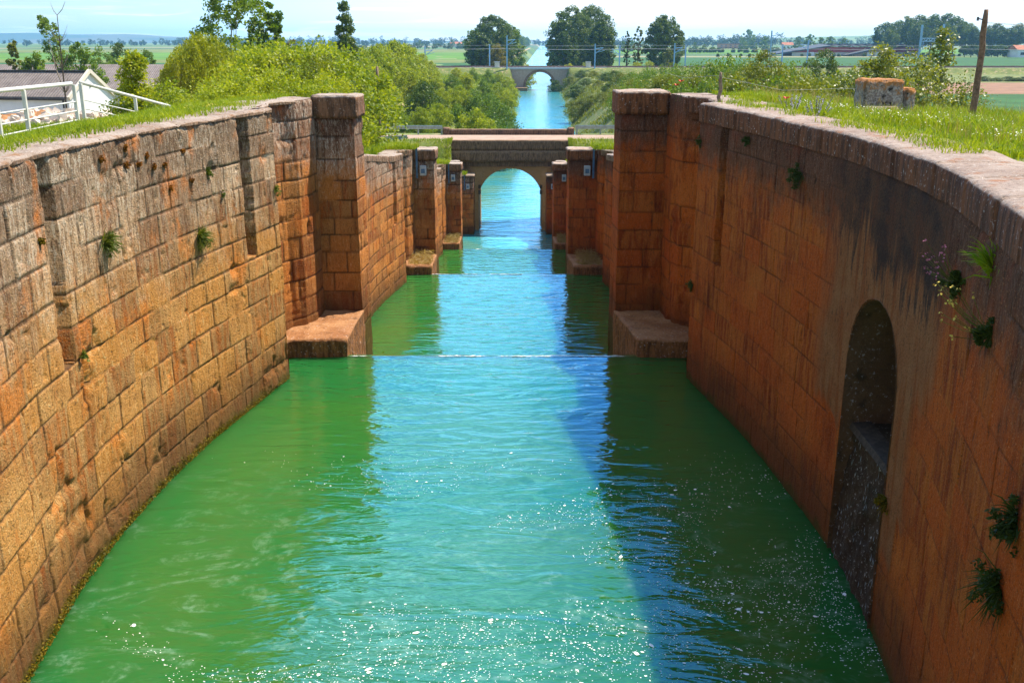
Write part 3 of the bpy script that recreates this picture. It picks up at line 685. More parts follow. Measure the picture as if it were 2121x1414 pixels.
# second and third chambers, and the short reach above the road bridge
for i, (below, word) in enumerate(((L2, 'second'), (L3, 'third'))):
    y0 = YC[i] + 3.06; y1 = YC[i + 1] - 1.3
    nxt = (L3, L4)[i]; zc_ = (10.74, 7.86)[i]
    for side in (-1, 1):
        lab = {(-1, 0): 'sunlit orange brown stone lock wall of the middle chamber, just behind the big left pier',
               (1, 0): 'shaded rust coloured stone lock wall of the middle chamber with dark weeds on it',
               (-1, 1): 'sunlit stone lock wall of the small far chamber, left side before the road bridge',
               (1, 1): 'shaded rust stone lock wall of the small far chamber, right side before the road bridge'}[(side, i)]
        r_ = thing('lock_wall', lab, 'lock wall')
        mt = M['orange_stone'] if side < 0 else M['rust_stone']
        gy = y1 - 1.4
        wall_sheet('masonry', catmull(plan_mid(y0, y1, 2.96 if side < 0 else (2.66, 2.68)[i]), 0.2), side, below - 0.5, lambda y, s_=side: float(top_z(s_, y)) - 0.02, below, mt, r_, 0.05, 80 + 20 * i + 7 * side, 0.8, grooves=[(gy, gy + 0.35, below + 2.5, 0.26)])
        gate(side, i + 1, r_, mt, M['cap_lit'] if side < 0 else M['cap_rust'], 120 + 20 * i + 5 * side, below, nxt, zc_)
        coping_strip('coping', catmull(plan_mid(y0, y1, 2.96 if side < 0 else (2.66, 2.68)[i]), 0.2) + [(4.2, y1 + 0.2), (4.25, y1 + 1.5), (3.95, y1 + 2.4), (3.8, y1 + 3.45)], side, lambda y, s_=side: float(top_z(s_, y)), M['coping_grey'], r_, 0.7, 0.22, 0.02, 130 + i * 9 + side, 0.1)
for side in (-1, 1):
    r_ = thing('lock_wall', {-1: 'low stone wall with a square end pier at the left foot of the road bridge', 1: 'low stone wall with a square end pier at the right foot of the road bridge'}[side], 'lock wall')
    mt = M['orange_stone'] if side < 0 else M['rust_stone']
    pl = catmull([(2.96 if side < 0 else 2.80, 61.06), (3.6, 66), (4.0, 70), (4.0, 74), (3.85, 77.0)], 0.3)
    wall_sheet('masonry', pl, side, L4 - 0.5, lambda y, s_=side: float(top_z(s_, y)) - 0.02, L4, mt, r_, 0.07, 160 + side, 0.8)
    pr = wall_sheet('end_pier', [(3.85, 77.0), (4.0, 77.1), (4.0, 78.4), (2.95, 78.4), (2.9, 80.05)], side, L4 - 0.5, 4.6, L4, mt, r_, 0.07, 170 + side, 0.8)
    poly = [(side * x, y) for x, y in ((4.8, 78.3), (2.85, 78.3), (2.85, 79.98), (4.8, 79.98))]
    rough_block('pier_cap', poly if side < 0 else poly[::-1], 4.6, 4.78, M['coping_grey'], pr, 0.14, 0.02, 171)
    coping_strip('coping', pl + [(4.05, 77.2), (4.05, 78.2)], side, lambda y, s_=side: float(top_z(s_, y)), M['coping_grey'], r_, 0.7, 0.2, 0.02, 175, 0.12)
# weirs
for i, (hi, lo, word) in enumerate(((L1, L2, 'wide stone weir sill under the nearest water step'), (L2, L3, 'stone weir sill under the middle water step'), (L3, L4, 'stone weir sill under the farthest water step, before the road bridge'))):
    wo = rough_block('weir', [(-2.96, YC[i] + 0.02), (2.96, YC[i] + 0.02), (2.96, YC[i] + 0.20), (-2.96, YC[i] + 0.20)], lo - 0.5, hi - 0.08, M['ledge'], None, 0.2, 0.015, 180 + i)
    tag(wo, word, 'weir')

# ------------------------------------------------------------------ water
def water_sheet(name, x0, x1, y0, y1, z, mat, fall_to=None, cells=1.0):
    ys = list(np.linspace(y0, y1, max(2, int((y1 - y0) / cells) + 1))); zs = [z] * len(ys)
    if fall_to is not None:
        for dy, dz in ((0.12, 0.015), (0.28, 0.09), (0.42, 0.35), (0.52, 0.9), (0.6, 1.6), (0.64, z - fall_to + 0.05)): ys.append(y1 + dy); zs.append(z - dz)
    xs = np.linspace(x0, x1, 9)
    V = [(x, y, zz) for y, zz in zip(ys, zs) for x in xs]
    F = [tuple(f) for f in grid_faces(len(ys), 9, True)]
    if fall_to is None:                                  # a body of turbid water, closed underneath
        b = len(V); d = z - 2.2; n = len(ys) * 9
        V += [(x0, y0, d), (x1, y0, d), (x1, y1, d), (x0, y1, d)]
        F += [(b, b + 3, b + 2, b + 1), tuple([b, b + 1] + list(range(8, -1, -1))), tuple([b + 3] + list(range(n - 9, n)) + [b + 2]),
              tuple([b] + [k * 9 for k in range(len(ys))] + [b + 3]), tuple([b + 2] + [k * 9 + 8 for k in range(len(ys) - 1, -1, -1)] + [b + 1])]
    o = link_mesh(name, np.array(V), F, mat); return tag(o, kind='structure')
water_sheet('water', -5.2, 5.2, -6, YC[0], L1, M['water'])
water_sheet('water', -2.94, 2.94, YC[0] + 0.002, YC[0] + 0.02, L1, M['thin_water'], L2)
water_sheet('water', -5.2, 5.2, YC[0] + 0.6, YC[1], L2, M['water'])
water_sheet('water', -2.94, 2.94, YC[1] + 0.002, YC[1] + 0.02, L2, M['thin_water'], L3)
water_sheet('water', -5.2, 5.2, YC[1] + 0.6, YC[2], L3, M['water'])
water_sheet('water', -2.94, 2.94, YC[2] + 0.002, YC[2] + 0.02, L3, M['thin_water'], L4)
def canal_x(Y): return np.where(np.asarray(Y, float) > 84, 1.0 + 0.0285 * (np.asarray(Y, float) - 80), 0.0)
def canal_w(Y): return np.interp(Y, [84, 95, 300, 400, 6000], [3.2, 5.6, 5.4, 9.5, 16.0])
ys = np.r_[YC[2] + 0.6, 70, 80, 86, 95, 120, 160, 220, 300, 400, 600, 900, 1400, 2200, 3200]
V = []
for y in ys:
    c = float(canal_x(y)); w = 5.2 if y < 87 else float(canal_w(y)) + 2.5
    V += [(c - w, y, L4), (c, y, L4), (c + w, y, L4)]
tag(link_mesh('water', np.array(V), grid_faces(len(ys), 3, True), M['canal_water']), kind='structure')

# foam: flecks and streaks gathered by the eddies
def foam():
    rs = np.random.RandomState(3); V = []; F = []
    n = 0
    while n < 5200:
        y = 7.9 + 6.5 * rs.beta(1.05, 2.3); x = rs.uniform(-4.6, 4.4)
        w = np.interp(y, [p[1] for p in PLAN1[-1]], [p[0] for p in PLAN1[-1]])
        if abs(x) > w - 0.1: continue
        d = float(fbm(np.array([x * 0.7 + 3 + 0.6 * math.sin(y * 1.3)]), np.array([y * 1.1]), 33, 4)[0])
        if d < 0.44 + rs.uniform(0, 0.18) + 0.10 * max(0, -x - 1.2): continue
        n += 1
        r = rs.choice([0.0034, 0.0050, 0.008, 0.015], p=[0.74, 0.19, 0.058, 0.012]) * rs.uniform(0.7, 1.4)
        el = rs.uniform(1, 2.1); a = rs.normal(0, 0.5) + 0.6 * math.sin(x + y); k = 7 if r > 0.01 else 5
        b = len(V)
        for q in range(k):
            an = 2 * math.pi * q / k; rr_ = r * rs.uniform(0.7, 1.25)
            dx, dy = math.cos(an) * rr_ * el, math.sin(an) * rr_ * 1.1
            V.append((x + dx * math.cos(a) - dy * math.sin(a), y + dx * math.sin(a) + dy * math.cos(a), L1 + 0.006))
        F.append(tuple(range(b, b + k)))
    # swirling threads
    for q in range(0):
        y = 8.0 + 4.0 * rs.beta(1.1, 2.2); x = rs.uniform(-3.2, 3.6); a = rs.normal(0, 0.6); ln = rs.randint(3, 9); wd = rs.uniform(0.002, 0.005); curl = rs.normal(0, 0.25)
        pts = []
        for k in range(ln): pts.append((x, y)); x += math.cos(a) * 0.05; y += math.sin(a) * 0.05; a += curl
        if any(abs(p[0]) > 3.9 for p in pts): continue
        for (xa, ya), (xb, yb) in zip(pts[:-1], pts[1:]):
            ux, uy = xb - xa, yb - ya; l = math.hypot(ux, uy); ux /= l; uy /= l
            b = len(V); V += [(xa - uy * wd, ya + ux * wd, L1 + 0.005), (xa + uy * wd, ya - ux * wd, L1 + 0.005), (xb + uy * wd, yb - ux * wd, L1 + 0.005), (xb - uy * wd, yb + ux * wd, L1 + 0.005)]
            F.append((b, b + 1, b + 2, b + 3))
    # the broken lip of each water step
    for i_, z_ in ((0, L1), (1, L2), (2, L3)):
        for q in range(300):
            x = rs.uniform(-2.9, 2.6); y = YC[i_] + abs(rs.normal(0, 0.03)) - 0.03; l_ = rs.uniform(0.02, 0.10) * (1 + 0.5 * i_); w_ = rs.uniform(0.004, 0.012) * (1 + 0.8 * i_)
            if float(vnoise(np.array([x * 2.2 + 9 * i_]), np.array([4.0]), 91)[0]) < 0.48: continue
            b = len(V); V += [(x - l_, y, z_ + 0.008), (x, y - w_, z_ + 0.008), (x + l_, y, z_ + 0.008), (x, y + w_, z_ + 0.008)]; F.append((b, b + 1, b + 2, b + 3))
    # spray where the culvert water lands
    for q in range(500):
        y = rs.normal(9.75, 0.75); x = 4.28 - abs(rs.normal(0, 0.42)) - 0.02; r = rs.uniform(0.003, 0.010)
        if x > np.interp(y, [p[1] for p in PLAN1[1]], [p[0] for p in PLAN1[1]]): continue
        b = len(V); V += [(x + r, y, L1 + 0.007), (x, y + r, L1 + 0.007), (x - r, y, L1 + 0.007), (x, y - r, L1 + 0.007)]; F.append((b, b + 1, b + 2, b + 3))
    tag(link_mesh('foam', np.array(V), F, M['foam']), 'white flecks and threads of foam on the green water', 'foam', kind='stuff')
foam()

# ------------------------------------------------------------------ terrain
def half_width(side, Y):
    Y = np.asarray(Y, float)
    a = [(-40, 4.2), (1, 4.2)] + [(p[1], p[0] + 0.62) for p in PLAN1[side][2:]] + [(17.5, 4.75), (23, 4.75), (24.5, 4.2)]
    for i in (0, 1):
        y0 = YC[i] + 4.15; y1 = YC[i + 1] - 1.3
        a += [(p[1], p[0] + 0.55) for p in plan_mid(y0, y1)[1:-1]] + [(y1, 4.7), (y1 + 5.4, 4.7), (y1 + 6.2, 4.2)]
    a = [q for q in a if q[1] > 0]; a += [(66, 4.2), (70, 4.6), (79, 4.6), (87, 4.6), (89, 5.0), (335, 5.2), (375, 8.6), (1500, 10.0), (6600, 14.0)]
    a.sort(); return np.interp(Y, [p[0] for p in a], [p[1] for p in a])
def ground_h(x, Y):
    """ground height; works on arrays"""
    x = np.asarray(x, float); Y = np.asarray(Y, float)
    cx = canal_x(Y); side = np.where(x < cx, -1, 1)
    hw = np.where(side < 0, half_width(-1, Y), half_width(1, Y)); t = np.abs(x - cx) - hw
    T = np.where(side < 0, top_z(-1, np.minimum(Y, 79.4)), top_z(1, np.minimum(Y, 79.4)))
    base = T - 0.05 - np.where(side < 0, 0.62, 0.40) * sstep(0, 5, t)
    plain_ = PLAIN
    h = plain_ + (base - plain_) * (1 - sstep(5.5, 19, t))
    # the road embankment
    rd = 7.38; k = (1 - sstep(3.6, 9.0, np.abs(Y - 83))) * (1 - sstep(45, 90, np.abs(x)))
    h = h + np.maximum(rd - h, 0) * k * (t > 0.0)
    # canal banks below the road
    bank = -0.9 + 5.9 * sstep(-0.4, 9.0, t)
    m = sstep(86.0, 92, Y); h = h * (1 - m) + np.minimum(np.maximum(bank, -0.9), 5) * m
    # railway embankment
    e = 1 - sstep(5.0, 10, np.abs(Y - 324)); e = e * (t > -0.3)
    h = h + np.maximum(6.95 - h, 0) * e * sstep(2.0, 4.5, t + 0 * x)
    n = (fbm(x * 0.35, Y * 0.35, 44, 3) - 0.5) * 0.35 * sstep(0.6, 3, t) * (1 - sstep(60, 120, np.abs(x)))
    return h + n * (np.abs(Y - 83) > 4)
def terrain():
    ya = np.r_[np.linspace(-40, 0, 9), np.linspace(1, 92, 190), np.linspace(93, 340, 130), np.geomspace(345, 6500, 50)]
    t = np.r_[0, np.linspace(0.25, 24, 60), np.geomspace(26, 6500, 36)]
    Vs = []; Fs = []; b = 0
    for side in (-1, 1):
        hw = half_width(side, ya); cx = canal_x(ya)
        Yg = np.broadcast_to(ya[:, None], (len(ya), len(t))); X = cx[:, None] + side * (hw[:, None] + t[None, :])
        Z = ground_h(X, Yg)
        Vs.append(np.stack([X, Yg, Z], -1).reshape(-1, 3)); Fs.append(grid_faces(len(ya), len(t), side > 0) + b); b += Vs[-1].shape[0]
    # the bed of the far reach
    yb = ya[ya > 86]; V = np.array([(float(canal_x(y)) + s * (float(half_width(s, y)) + 0.4), y, -1.2) for y in yb for s in (-1, 1)])
    Vs.append(V); Fs.append(grid_faces(len(yb), 2, True) + b)
    V = np.vstack(Vs); F = np.vstack(Fs)
    tag(link_mesh('ground', V, F, M['ground'], smooth=True), kind='structure')
terrain()

# ------------------------------------------------------------------ bridges, road, railway
def arch_bridge(root, mat, x0, x1, y0, y1, z0, ztop, cx, r, spring, ring_mat=None, ring_w=0.45, part='arch_wall', n=40):
    """solid slab between y0 and y1 with a round arch through it"""
    xs = sorted(set([x0, x1, cx - r, cx + r] + [cx - r * math.cos(math.pi * k / n) for k in range(1, n)] + list(np.linspace(x0, cx - r, 6)) + list(np.linspace(cx + r, x1, 6))))
    bot = lambda x: (spring + math.sqrt(max(0, r * r - (x - cx) ** 2))) if abs(x - cx) < r - 1e-6 else None
    mb = MB()
    for a, b in zip(xs[:-1], xs[1:]):
        m = (a + b) / 2
        if abs(m - cx) < r: za = bot(a) or spring; zb = bot(b) or spring
        else: za = zb = z0
        mb.add([(a, y0, za), (b, y0, zb), (b, y0, ztop), (a, y0, ztop), (a, y1, za), (b, y1, zb), (b, y1, ztop), (a, y1, ztop)],
               [(0, 1, 2, 3), (5, 4, 7, 6), (3, 2, 6, 7), (1, 0, 4, 5)])
    for x, s in ((cx - r, 1), (cx + r, -1)):
        f = [(x, y0, z0), (x, y0, spring), (x, y1, spring), (x, y1, z0)]; mb.add(f, [(0, 1, 2, 3)])
    for x in (x0, x1): mb.add([(x, y0, z0), (x, y0, ztop), (x, y1, ztop), (x, y1, z0)], [(0, 1, 2, 3)])
    o = mb.build(part, mat, root)
    if ring_mat:
        mb = MB()
        for k in range(n):
            a0, a1 = math.pi * k / n, math.pi * (k + 1) / n
            p = [(cx - q * math.cos(a), spring + q * math.sin(a)) for a, q in ((a0, r - 0.03), (a1, r - 0.03), (a1, r + ring_w), (a0, r + ring_w))]
            mb.add([(x, y0 - 0.12, z) for x, z in p] + [(x, y0 + 0.3, z) for x, z in p], [(0, 1, 2, 3), (1, 0, 4, 5), (3, 2, 6, 7)])
        mb.build('arch_ring', ring_mat, root)
    return o
rb = thing('road_bridge', 'small stone road bridge with one round arch over the far end of the locks', 'bridge')
arch_bridge(rb, M['bridge_smooth'], -5.2, 5.0, 80.4, 86.6, -0.6, 5.62, 0.0, 2.62, 2.45)
mb = MB(); mb.box(-5.2, -3.35, 80.25, 80.6, -0.5, 5.6); mb.box(3.3, 5.0, 80.25, 80.6, -0.5, 5.6); mb.box(-3.35, 3.3, 80.27, 80.6, 5.22, 5.6); mb.build('face_panel', M['bridge_stone'], rb, bevel=0.03)
mb = MB(); mb.box(-6.4, 5.6, 80.0, 86.8, 5.62, 6.55); mb.build('string_course', M['bridge_stone'], rb, bevel=0.06)
rough_block('string_course', [(-6.0, 79.9), (5.4, 79.9), (5.4, 81), (-6.0, 81)], 5.66, 6.5, M['bridge_stone'], rb, 0.22, 0.05, 301)
rough_block('parapet', [(-6.9, 80.0), (6.0, 80.0), (6.0, 80.5), (-6.9, 80.5)], 6.55, 7.36, M['bridge_stone'], rb, 0.22, 0.03, 302)
mb = MB(); mb.box(-6.4, 5.6, 80.5, 86.8, 6.5, 7.2); mb.build('deck', M['bridge_stone'], rb)
rough_block('parapet', [(-5.2, 84.3), (4.9, 84.3), (4.9, 84.75), (-5.2, 84.75)], 7.0, 7.86, M['parapet'], rb, 0.22, 0.02, 303)
for x in (-5.45, 5.1): rough_block('parapet_post', [(x - 0.28, 84.2), (x + 0.28, 84.2), (x + 0.28, 84.85), (x - 0.28, 84.85)], 7.0, 8.0, M['parapet'], rb, 0.2, 0.02, 304)
for xa_, za_ in ((-2.62, 3.0), (-2.62, 3.45), (2.42, 3.0), (2.42, 3.45)):
    mb = MB(); mb.box(xa_, xa_ + 0.2, 80.15, 80.7, za_, za_ + 0.28); mb.build('bracket', M['bark'], rb)
xs = np.linspace(-60, 60, 41); V = []
for x in xs:
    hump = 7.40
    for y, dz in ((80.55, -0.12), (81.4, 0.03), (82.6, 0.05), (84.2, -0.02)): V.append((x, y, hump + dz + 0.02))
tag(link_mesh('road', np.array(V), grid_faces(41, 4, True), M['asphalt'], smooth=True), kind='structure')
def guard_rail(x0, x1, y, label):
    t = thing('guard_rail', label, 'guard rail')
    m = MB()
    m.bar((x0, y, 8.0), (x1, y, 8.0), 0.06, 0.30); m.bar((x0, y - 0.04, 8.06), (x1, y - 0.04, 8.06), 0.05, 0.10); m.build('beam', M['galv'], t)
    for x in np.arange(x0 + 0.15, x1, 2.0):
        m = MB(); m.box(x - 0.06, x + 0.06, y + 0.04, y + 0.14, 6.9, 8.1); m.build('post', M['galv'], t)
guard_rail(-18, -5.8, 84.6, 'long grey steel guard rail along the road on the left of the stone bridge')
guard_rail(5.5, 16, 84.9, 'grey steel guard rail along the road on the right of the stone bridge')
t = thing('guard_rail', 'short low blue steel guard rail section in front of the left end of the bridge', 'guard rail')
m = MB(); m.bar((-13.5, 80.0, 7.35), (-8.3, 80.15, 7.62), 0.05, 0.26); m.build('beam', M['galv'], t)
for x in (-12.6, -10.6, -8.9):
    m = MB(); m.box(x - 0.06, x + 0.06, 80.1, 80.2, 6.6, 7.6); m.build('post', M['blue_steel'], t)

rw = thing('railway_bridge', 'long low stone railway bridge with one round arch over the canal', 'bridge')
RX = 8.0; RY = 320.0
arch_bridge(rw, M['rail_bridge_stone'], RX - 20, RX + 19, RY, RY + 9, -0.6, 6.45, RX, 4.5, 1.1, M['bridge_smooth'] if False else M['coping_grey'], 0.75)
mb = MB(); mb.box(RX - 22, RX + 21, RY - 0.35, RY + 9.4, 6.45, 7.05); mb.build('deck', M['box_grey'], rw)
mb = MB(); mb.box(RX - 7.5, RX - 3.9, RY - 5, RY + 1, -0.5, 1.0); mb.build('footing', M['bridge_stone'], rw, bevel=0.1)
for x, lab in ((RX - 13.5, 'pale concrete cabinet beside the left end of the railway bridge'), (RX + 15.3, 'pale concrete cabinet beside the right end of the railway bridge')):
    t = thing('cabinet', lab, 'cabinet', (x, RY + 0.8, 7.05)); m = MB(); m.box(-0.75, 0.75, -0.5, 0.5, 0, 1.5); m.build('housing', M['cream_wall'], t, bevel=0.05); m = MB(); m.box(-0.85, 0.85, -0.6, 0.6, 1.5, 1.68); m.build('lid', M['box_grey'], t)
mb = MB()
for a, b in ((-700, RX - 22), (RX + 21, 700)): mb.box(a, b, RY - 0.5, RY + 9.5, 6.2, 7.02)
tag(mb.build('railway_ballast', M['ballast']), kind='structure')
mb = MB()
for y in (RY + 1.2, RY + 2.7, RY + 6, RY + 7.5): mb.box(-700, 700, y - 0.09, y + 0.09, 7.06, 7.30)
tag(mb.build('railway_track', M['rail']), kind='structure')

def mast(px, pytop, Y, label, arm=1, base=7.0):
    x, zt = at_y(px, pytop, Y); h = zt - base
    t = thing('catenary_mast', label, 'mast', (x, Y, base), group='overhead line masts along the railway')
    m = MB(); m.tube([(0, 0, -1), (0, 0, h)], 0.23, 6); m.build('pole', M['mast'], t)
    if arm:
        m = MB(); m.tube([(0, 0, h - 1.5), (arm * 2.6, 0, h - 1.2)], 0.10, 5); m.tube([(0, 0, h - 3.0), (arm * 2.3, 0, h - 1.35)], 0.10, 5); m.tube([(0, 0, h - 2.7), (arm * 3.0, 0, h - 2.0)], 0.07, 5); m.build('bracket_arm', M['mast'], t)
for px, pt, Y, arm, lab in ((1050, 74, 318.5, 1, 'blue mast with a bracket arm before the big tree left of the canal'),
                            (1014, 92, 330.5, 0, 'plain pale mast in front of the golden bush by the railway'),
                            (1233, 91, 318.5, 1, 'blue mast with a bracket arm before the biggest tree, right of the bridge'),
                            (1284, 94, 330.5, -1, 'thin blue mast standing between the biggest tree and the next round tree'),
                            (1398, 90, 318.5, 1, 'blue mast with a bracket arm in front of the round tree on the right'),
                            (1421, 92, 330.5, 0, 'slim pale mast just right of the round tree'),
                            (1599, 64, 318.5, 1, 'tall thick mast rising behind the olive bushes, left of the red hall'),
                            (1675, 84, 330.5, -1, 'slim pale mast standing in front of the red hall'),
                            (1622, 92, 331, 0, 'short dark mast between the tall thick mast and the red hall'),
                            (880, 96, 330.5, 1, 'thin mast with a bracket arm in front of the bright green field on the left')):
    mast(px, pt, Y, lab, arm)
t = thing('catenary_gantry', 'blue steel gantry of two masts and a lattice beam over the railway', 'gantry', (0, 0, 0))
xa, za = at_y(1911, 52, 316); xb, zb = at_y(1956, 50, 331)
for x, z, Y in ((xa, za, 316), (xb, zb, 331)):
    m = MB(); m.bar((x, Y, 6.5), (x, Y, z), 0.5, 0.5); m.build('pole', M['mast'], t)
m = MB(); zb_ = za - 3.9
m.bar((xa, 316, zb_), (xb, 331, zb_), 0.16, 0.16); m.bar((xa, 316, zb_ - 0.9), (xb, 331, zb_ - 0.9), 0.16, 0.16)
for k in range(9):
    f0, f1 = k / 9, (k + 1) / 9; za_, zc2 = (zb_, zb_ - 0.9) if k % 2 else (zb_ - 0.9, zb_)
    m.bar((xa + (xb - xa) * f0, 316 + 15 * f0, za_), (xa + (xb - xa) * f1, 316 + 15 * f1, zc2), 0.1, 0.1)
m.build('lattice_beam', M['mast'], t)
m = MB(); m.bar((xa, 316, zb_ - 4.2), (xa + 2.6, 317, zb_ - 2.0), 0.12, 0.12); m.build('bracket_arm', M['mast'], t)
m = MB(); m.bar((xa + 3.6, 323, zb_ - 0.9), (xa + 3.6, 323, zb_ - 3.4), 0.15, 0.15); m.build('dropper', M['mast'], t)
m = MB()
for Y, z in ((321.2, 12.6), (321.2, 13.7), (327, 12.6)):
    pts = []
    for x in np.linspace(-150, 330, 97): pts.append((x, Y, z - 0.25 * math.sin(math.pi * ((x + 150) % 48) / 48)))
    m.tube(pts, 0.028, 4)
tag(m.build('overhead_wire', M['wire']), 'thin overhead contact wires hung along the railway masts', 'wire')

# ------------------------------------------------------------------ fields, path, hills
def field(name, x0, x1, y0, y1, mat, z=PLAIN + 0.05):
    nx = 12; V = [(x, y, z) for y in np.linspace(y0, y1, 12) for x in np.linspace(x0, x1, nx)]
    return tag(link_mesh(name, np.array(V), grid_faces(12, nx, True), mat), kind='structure')
field('field', -260, -18, 352, 480, M['field_dark'], PLAIN + 0.06)
field('field', -320, -22, 482, 560, M['field_olive'], PLAIN + 0.06)
field('field', -420, -22, 562, 900, M['field_green'], PLAIN + 0.06)
field('field', -520, -22, 902, 1300, M['field_olive'], PLAIN + 0.06)
field('field', 52, 420, 352, 640, M['field_dark'], PLAIN + 0.06)
field('field', 60, 900, 820, 1250, M['field_green'], PLAIN + 0.06)
field('field', 60, 900, 1260, 1700, M['field_olive'], PLAIN + 0.06)
field('field', 62, 170, 105, 196, M['field_dark'], PLAIN + 0.06)
field('field', 62, 200, 198, 252, M['field_brown'], PLAIN + 0.06)
V = []
pts = [(-19.8, 100), (-19.3, 135), (-18.6, 165), (-18, 190), (-16, 230), (-11, 290)]
pts = catmull(pts, 3)
for x, y in pts:
    for d in (-1.3, -0.5, 0.5, 1.3): V.append((x + d, y, float(ground_h(x + d, y)) + 0.05))
tag(link_mesh('path', np.array(V), grid_faces(len(pts), 4, True), M['dirt'], smooth=True), kind='structure')
V = []; pts = [(float(canal_x(y)) - 20.0, y) for y in np.linspace(340, 1500, 40)]
for x, y in pts:
    for d in (-1.6, 1.6): V.append((x + d, y, PLAIN + 0.1))
tag(link_mesh('path', np.array(V), grid_faces(len(pts), 2, True), M['dirt']), kind='structure')
def hills(name, Y0, Y1, prof, mat, seed):
    """a ridge whose skyline follows prof = [(x, height)] at Y0..Y1"""
    xs = np.linspace(prof[0][0], prof[-1][0], 90); ys = np.linspace(Y0, Y1, 14)
    H = np.interp(xs, [p[0] for p in prof], [p[1] for p in prof])
    V = []
    for j, y in enumerate(ys):
        f = sstep(0, 0.62, np.array(j / 13.0)) * (1 - 0.9 * sstep(0.8, 1.0, np.array(j / 13.0)))
        n = fbm(xs * 0.004, np.full_like(xs, y * 0.004), seed, 4)
        for x, h, q in zip(xs, H, n): V.append((x * (0.9 + 0.1 * y / Y1), y, 4.0 + max(0, h) * float(f) * (0.86 + 0.28 * q)))
    return tag(link_mesh(name, np.array(V), grid_faces(len(ys), 90, True), mat, smooth=True), kind='structure')
hills('hills', 5000, 6300, [(-4200, 60), (-3050, 54), (-2720, 50), (-2600, 45), (-2200, 45), (-2080, 38), (-1900, 30), (-1700, 26), (-1300, 14), (-700, 12), (-200, 8), (0, 0)], M['hill_blue'], 61)
hills('hills', 2300, 4200, [(100, 0), (400, 10), (800, 16), (1400, 34), (2000, 56), (2600, 60), (3400, 58), (4200, 50)], M['hill_green'], 62)

# ------------------------------------------------------------------ foliage
def leaf_mesh(name, P, size, mat, parent, rs, droop=0.0, aspect=0.55):
    """rhombic leaves at P (n x 3) with per-leaf size"""
    n = len(P); size = np.broadcast_to(np.asarray(size, float), (n,))
    d = rs.normal(size=(n, 3)); d[:, 2] = d[:, 2] * 0.75 - droop; d /= np.linalg.norm(d, axis=1)[:, None] + 1e-9
    u = rs.normal(size=(n, 3)); u -= (u * d).sum(1)[:, None] * d; u /= np.linalg.norm(u, axis=1)[:, None] + 1e-9
    L = size[:, None]; a = P - d * L * 0.5; c = P + d * L * 0.5; b = P + u * L * aspect * 0.5; e = P - u * L * aspect * 0.5
    V = np.stack([a, b, c, e], 1).reshape(-1, 3); F = np.arange(4 * n).reshape(-1, 4)
    return link_mesh(name, V, F, mat, parent)
def clump_points(rs, centres, radii, nper, flat=0.85):
    k = len(centres); C = np.repeat(np.asarray(centres), nper, 0); Rr = np.repeat(np.asarray(radii), nper)
    d = rs.normal(size=(k * nper, 3)); d /= np.linalg.norm(d, axis=1)[:, None]
    r = rs.rand(k * nper) ** 0.45
    return C + d * (Rr * r)[:, None] * np.array([1, 1, flat])
def limbs_mesh(name, mat, parent, rs, h, r0, targets, lean=(0, 0), n=6):
    m = MB(); k = 7
    tr = [(lean[0] * (i / k) ** 1.3 + rs.normal(0, 0.012) * h * (i > 0), lean[1] * (i / k) ** 1.3 + rs.normal(0, 0.012) * h * (i > 0), h * i / k - 0.15 * (i == 0)) for i in range(k + 1)]
    m.tube(tr, [r0 * (1.25 if i == 0 else 1 - 0.88 * i / k) for i in range(k + 1)], n)
    for T in targets:
        f = rs.uniform(0.25, 0.75); i = int(f * k); a = Vector(tr[i]); b = Vector(T)
        if b.z < a.z - 0.1 * h: a = Vector(tr[max(1, i - 2)])
        mid = a.lerp(b, 0.5) + Vector((0, 0, 0.06 * h))
        rr_ = r0 * (1 - 0.88 * f) * 0.55
        m.tube([a, mid, b], [rr_, rr_ * 0.6, rr_ * 0.2], 5, caps=False)
    return m.build(name, mat, parent, smooth=True)
def make_tree(name, label, cat, loc, h, rad, prof, nclump, nper, leaf, mat, seed, group=None, trunk_r=None, bark=None, cr=0.22, lean=(0, 0), fill=0.35, base=0.0, droop=0.1, trunk_part='trunk', trunk_h=0.8):
    """prof: list of (height fraction, radius fraction)"""
    rs = np.random.RandomState(seed)
    t = thing(name, label, cat, loc, rs.uniform(0, 6.28), group)
    cen = []; rad_ = []
    while len(cen) < nclump:
        f = rs.uniform(base, 1.0); pr = np.interp(f, [p[0] for p in prof], [p[1] for p in prof]) * rad
        if rs.rand() * rad > pr + 0.12 * rad: continue
        a = rs.uniform(0, 2 * math.pi); q = pr * (1 - (1 - fill) * rs.rand() ** 1.6 if rs.rand() < 0.72 else rs.rand())
        cen.append((q * math.cos(a) + lean[0] * f, q * math.sin(a) + lean[1] * f, f * h)); rad_.append(rad * cr * rs.uniform(0.55, 1.35))
    P = clump_points(rs, cen, rad_, nper); kz = h / np.percentile(P[:, 2], 99.8); P[:, 2] *= kz; cen = [(a_, b_, c_ * kz) for a_, b_, c_ in cen]
    leaf_mesh('crown', P, leaf * rs.uniform(0.6, 1.35, len(P)), mat, t, rs, droop)
    tg = [cen[i] for i in rs.choice(len(cen), min(len(cen), 9), replace=False)]
    limbs_mesh(trunk_part, bark or M['bark'], t, rs, h * trunk_h, trunk_r or 0.025 * h, tg, lean)
    return t
ROUND = [(0, 0.35), (0.12, 0.75), (0.35, 1.0), (0.6, 0.98), (0.82, 0.72), (0.95, 0.38), (1, 0.1)]
DOME = [(0, 0.85), (0.2, 1.0), (0.5, 0.95), (0.8, 0.65), (1, 0.15)]
CONE = [(0, 0.6), (0.15, 1.0), (0.4, 0.85), (0.7, 0.5), (1, 0.06)]
COLUMN = [(0, 0.4), (0.2, 0.9), (0.5, 1.0), (0.8, 0.7), (1, 0.12)]
